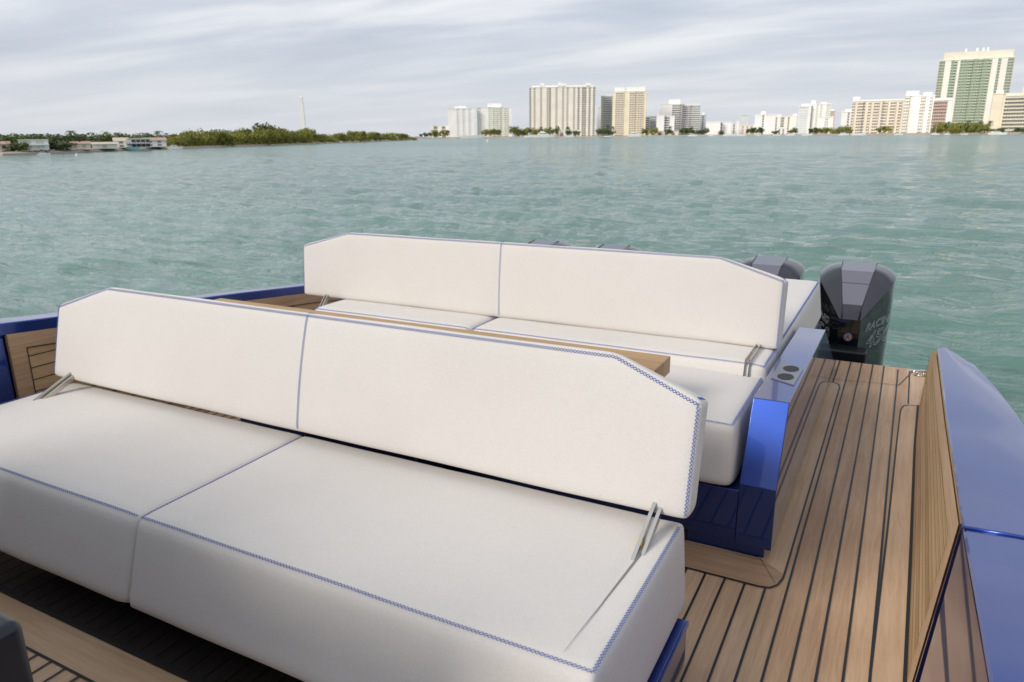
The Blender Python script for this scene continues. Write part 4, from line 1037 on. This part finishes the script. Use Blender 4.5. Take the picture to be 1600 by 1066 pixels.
for px, yt, wh in ((49, 211, 'modern white villa'), (113, 205, 'long cream villa'), (167, 206, 'sloping white roofs'), (248, 205, 'low red roof nearest the wooded island'), (232, 208, 'right end of the dark balcony house'), (185, 208, 'terracotta roofed villa')):
    D = interp([(0, 178), (120, 196), (255, 245)], px)+30
    h = z_at(px, yt, D); plant('palm', 'palm', px, D, h, h*1.05, 0.6, 'palm standing above the '+wh, 'palms above the left shore villas')
# trees along the city shore: (x0, x1, top y, count, kind)
WHERE = ['at the far left tip of the city shore', 'below the low cream block left of the white twin towers', 'at the foot of the white tower with green glass columns', 'between the twin towers and the broad cream tower', 'below the left half of the broad cream tower', 'below the right half of the broad cream tower', 'between the broad cream tower and the yellow tower', "right of the yellow tower's foot", 'before the stepped white tower', 'below the banded grey white slab', 'between the two low white blocks', 'left of the plain blank white slab', 'right of the plain blank white slab', 'left of the middle pair of towers', 'below the middle pair of towers', 'in the long clump left of the brown building', 'before the middle of the brown building', 'standing tall below the green glass tower', 'low in the clump below the green glass tower', 'below the narrow blank beige slab', 'at the right edge of the photo']
CS = 'trees along the city shore'
for ci, (x0, x1, yt, k, kd, lm) in enumerate(((657, 680, 205, 5, 'tree', 'dark'), (676, 702, 203, 6, 'tree', 'olive'), (753, 782, 200, 7, 'tree', 'olive'), (798, 826, 197, 6, 'tree', 'olive'), (826, 872, 199, 9, 'tree', 'olive'),
                              (884, 905, 203, 4, 'tree', 'dark'), (931, 960, 200, 5, 'tree', 'dark'), (1002, 1026, 199, 5, 'tree', 'olive'), (1040, 1050, 198, 2, 'tree', 'dark'), (1063, 1105, 199, 9, 'tree', 'dark'), (1124, 1132, 203, 2, 'bush', 'dark'),
                              (1166, 1193, 199, 6, 'tree', 'dark'), (1208, 1216, 201, 2, 'bush', 'dark'), (1232, 1245, 200, 3, 'tree', 'dark'), (1263, 1276, 197, 3, 'tree', 'dark'), (1273, 1330, 196, 11, 'bush', 'olive'), (1372, 1392, 197, 3, 'tree', 'olive'),
                              (1458, 1545, 190, 15, 'tree', 'olive'), (1456, 1540, 196, 12, 'bush', 'olive'), (1548, 1566, 199, 3, 'bush', 'dark'), (1585, 1602, 198, 3, 'tree', 'dark'))):
    for i in range(k):
        px = x0+(x1-x0)*(i+random.uniform(0.25, 0.75))/k; D = shore_D(px)+random.uniform(8, 30)
        h = z_at(px, yt+random.uniform(-1, 4), D)-1.4; w_ = max((x1-x0)/k*D/1150*1.8, h*0.8)
        plant(kd, lm, px, D, max(3, h), w_, 1.4, 'green shoreline tree '+WHERE[ci], CS)
for px, yt, wh in ((887, 196, 'before the right part of the broad cream tower'), (949, 194, 'before the grey wing'), (957, 196, 'at the left foot of the yellow tower'), (1047, 196, 'before the stepped white tower'), (845, 196, 'before the left part of the broad cream tower'), (1186, 198, 'before the white tower with a small penthouse'), (872, 195, 'before the middle of the broad cream tower'), (1512, 186, 'below the middle of the green tower'), (1530, 188, 'below the right part of the green tower'), (1545, 187, 'at the right foot of the green tower'), (1480, 188, 'at the left foot of the green tower'), (1467, 190, 'before the short brown building'), (1240, 198, 'left of the middle pair of towers'), (860, 197, 'left of the middle of the broad cream tower'), (1080, 197, 'before the banded grey white slab')):
    D = shore_D(px)+15; h = z_at(px, yt, D)-1.4; plant('palm', 'palm', px, D, h, h*0.9, 1.4, 'tall palm on the city waterfront '+wh, 'palms on the city waterfront')

# villas on the near left island ---------------------------------------
def villa(label, x0, x1, ytop, yb, D, roof='flat', wall='cream', bays='wgwgw', roofm='roof', glass='dark', extra=None, depth=9, storeys=2):
    a, b = ground(x0, D), ground(x1, D); W = (b-a).length; mid = (a+b)/2; zb = max(0.5, z_at((x0+x1)/2, yb, D)); H = z_at((x0+x1)/2, ytop, D)-zb
    root = empty('villa', (mid.x, mid.y, WATER+zb), label, 'house', None, math.atan2((b-a).y, (b-a).x))
    wh = H if roof == 'flat' else H*0.68
    bm = bmesh.new(); box(bm, -W/2, W/2, 0, depth, 0, wh); frombm('wall', bm, B[wall], root)
    n = len(bays); bw = W/n; sh_ = wh/storeys
    for s_ in range(storeys):
        for i, c in enumerate(bays):
            if c == 'g':
                bm = bmesh.new(); box(bm, -W/2+i*bw+bw*0.08, -W/2+(i+1)*bw-bw*0.08, -0.04, -0.003, s_*sh_+sh_*0.22, s_*sh_+sh_*0.80); frombm('window', bm, B[glass], root)
    bm = bmesh.new()
    if roof == 'flat': box(bm, -W/2-0.15, W/2+0.15, -0.25, depth+0.2, wh+0.003, wh+H*0.07)
    else:
        prism(bm, [(-0.35, wh+0.003), (depth+0.35, wh+0.003), (depth*0.7, H), (depth*0.3, H)], -W/2-0.2, W/2+0.2, 'x')
    frombm('roof', bm, B[roofm], root)
    if extra: extra(root, W, wh, depth)
    return root
def flat_bands(root, W, wh, depth):
    bm = bmesh.new(); box(bm, -W/2-0.1, W/2+0.1, -0.5, -0.045, wh*0.44, wh*0.53); frombm('balcony', bm, B['white'], root)
def dark_rail(root, W, wh, depth):
    bm = bmesh.new(); box(bm, -W/2, W/2, -0.9, -0.045, wh*0.38, wh*0.46); bl = frombm('balcony', bm, B['dark'], root)
    for k in range(9):
        bm = bmesh.new(); box(bm, -W/2+W*k/8.2, -W/2+W*k/8.2+0.07, -0.88, -0.82, wh*0.46, wh*0.68); frombm('railing_post', bm, B['dark'], bl)
def pool_wall(root, W, wh, depth):
    bm = bmesh.new(); box(bm, -W/2-0.4, -W/2+W*0.5, -1.6, -1.2, -0.35, 0.25); frombm('pool_wall', bm, B['teal'], root)
villa('small pink house with red tiled roof at the left edge', -6, 14, 221, 235, 186, 'pitched', 'rose', 'wgw', storeys=1)
villa('modern white two storey villa with a flat roof and long windows', 28, 75, 219, 234, 188, 'flat', 'white', 'wggwggw', 'white', 'pgreen', flat_bands)
villa('long cream villa with a red tiled roof', 92, 140, 221, 233, 200, 'pitched', 'cream', 'wgwgwgw', 'roof', 'warm', storeys=1)
villa('pale villa with big sloping white roofs', 142, 182, 222, 232.5, 210, 'pitched', 'cream', 'wwgww', 'tan', 'warm', storeys=1)
villa('white villa with a terracotta roof beside the dark balcony house', 177, 200, 215, 231, 222, 'pitched', 'white', 'wgw', 'tan', 'glass')
villa('two storey villa with dark balcony rails and a turquoise corner', 197, 234, 217, 231, 216, 'flat', 'cream', 'wgggg', 'white', 'dark', lambda r_, W, wh, d: (dark_rail(r_, W, wh, d), pool_wall(r_, W, wh, d)))
villa('white villa with a low red roof nearest the wooded island', 223, 259, 215, 229, 236, 'pitched', 'white', 'wgwgw', 'roof', 'glass')

# boats and buoys --------------------------------------------------------
M['boat_white'] = mat('white_boat_hull', (0.82, 0.81, 0.78), 0.35)
def far_boat(label, x0, x1, D, kind='cruiser', cat='boat', ht=1.0):
    a, b = ground(x0, D), ground(x1, D); Lg = (b-a).length; mid = (a+b)/2
    root = empty('moored_boat', (mid.x, mid.y, WATER), label, cat, 'boats moored along the city shore', math.atan2((b-a).y, (b-a).x))
    hh = Lg*0.16*ht; bmw = Lg*0.16
    bm = bmesh.new(); rows = []
    for t, wd, up in ((-0.5, 0.8, 0.9), (-0.2, 1.0, 0.92), (0.2, 0.9, 1.05), (0.4, 0.5, 1.25), (0.5, 0.05, 1.45)):
        rows.append([bm.verts.new((Lg*t, -bmw*wd*0.5, hh*up)), bm.verts.new((Lg*t*0.94, -bmw*wd*0.35, -0.2)), bm.verts.new((Lg*t*0.94, bmw*wd*0.35, -0.2)), bm.verts.new((Lg*t, bmw*wd*0.5, hh*up))])
    for i in range(4):
        for k in range(4): bm.faces.new([rows[i][k], rows[i+1][k], rows[i+1][(k+1) % 4], rows[i][(k+1) % 4]])
    bm.faces.new(rows[0]); bm.faces.new(rows[-1][::-1]); frombm('hull', bm, M['boat_white'], root)
    if kind != 'skiff':
        bm = bmesh.new(); prism(bm, [(-Lg*0.32, hh*0.95), (Lg*0.22, hh*0.95), (Lg*0.08, hh*1.9), (-Lg*0.28, hh*1.9)], -bmw*0.33, bmw*0.33, 'y'); cb_ = frombm('cabin', bm, M['boat_white'], root)
        bm = bmesh.new(); prism(bm, [(-Lg*0.24, hh*1.3), (Lg*0.135, hh*1.3), (Lg*0.10, hh*1.62), (-Lg*0.24, hh*1.62)], -bmw*0.337, -bmw*0.332, 'y'); frombm('window', bm, B['dark'], cb_)
    if kind == 'yacht':
        bm = bmesh.new(); prism(bm, [(-Lg*0.22, hh*1.905), (Lg*0.02, hh*1.905), (-Lg*0.03, hh*2.5), (-Lg*0.20, hh*2.5)], -bmw*0.27, bmw*0.27, 'y'); frombm('flybridge', bm, M['boat_white'], root)
    if kind == 'sail':
        bm = bmesh.new(); tube(bm, [(0, 0, hh), (0, 0, hh+Lg*1.1)], 0.12, 6); frombm('mast', bm, M['boat_white'], root)
    return root
cb2 = [('long low white motor yacht below the white twin towers', 719, 757, 'skiff'), ('large white yacht with flybridge under the left part of the broad cream tower', 834, 868, 'yacht'), ('low white boat lying ahead of the large yacht', 818, 842, 'skiff'),
       ('white cabin boat under the right part of the broad cream tower', 884, 897, 'cruiser'), ('small white boat left of the yellow tower', 944, 956, 'skiff'), ('white motor yacht under the right foot of the yellow tower', 981, 1003, 'yacht'),
       ('white boat below the banded grey slab', 1075, 1090, 'cruiser'), ('small white boat below the low plain white block', 1107, 1116, 'cruiser'), ('long white boat right of the low white blocks', 1130, 1152, 'skiff'), ('white boat before the palm clump', 1150, 1166, 'cruiser'),
       ('tiny white boat left of the blank white slab', 1181, 1189, 'skiff'), ('white boat below the striped pinkish block', 1208, 1220, 'skiff'), ('white boat left of the middle pair of towers', 1228, 1243, 'cruiser'), ('white boat below the middle pair of towers', 1253, 1270, 'skiff'),
       ('white boat left of the brown building', 1310, 1327, 'cruiser'), ('long white boat under the brown building', 1330, 1354, 'skiff'), ('white cabin boat under the tall white beige block', 1398, 1412, 'cruiser'), ('white sailing boat before the short brown building', 1455, 1469, 'sail'),
       ('small white boat with a bimini before the tree row', 1475, 1486, 'cruiser'), ('low white boat before the middle of the tree row', 1502, 1513, 'skiff'), ('long white boat near the right edge of the photo', 1544, 1575, 'cruiser')]
for lb, x0, x1, kd in cb2: far_boat(lb, x0, x1, shore_D((x0+x1)/2)-14, kd, ht=0.9 if x1-x0 < 25 else 0.7)
far_boat('small grey white boat moored before the modern white villa', 54, 75, 172, 'cruiser')
far_boat('small white motor boat at the tip of the villa shore', 260, 284, 232, 'cruiser')
def buoy(px, py, label):
    D = (CAM.z-WATER)*1150/(py-hpx(px)); p = ground(px, D); s_ = D/1150
    root = empty('buoy', p, label, 'buoy', 'white buoys in the bay')
    bm = bmesh.new(); tube(bm, [(0, 0, -0.1), (0, 0, 2.2*s_), (0, 0, 2.6*s_)], [1.5*s_, 1.5*s_, 1.0*s_], 12); frombm('float', bm, M['boat_white'], root)
    bm = bmesh.new(); tube(bm, [(0, 0, 2.6*s_), (0, 0, 4.2*s_)], 0.5*s_, 8); frombm('marker', bm, M['boat_white'], root)
buoy(761.5, 221.5, 'small white buoy floating off the white twin towers'); buoy(116, 239.5, 'small white buoy floating off the villa shore')
for px in (300, 340, 380):
    pass
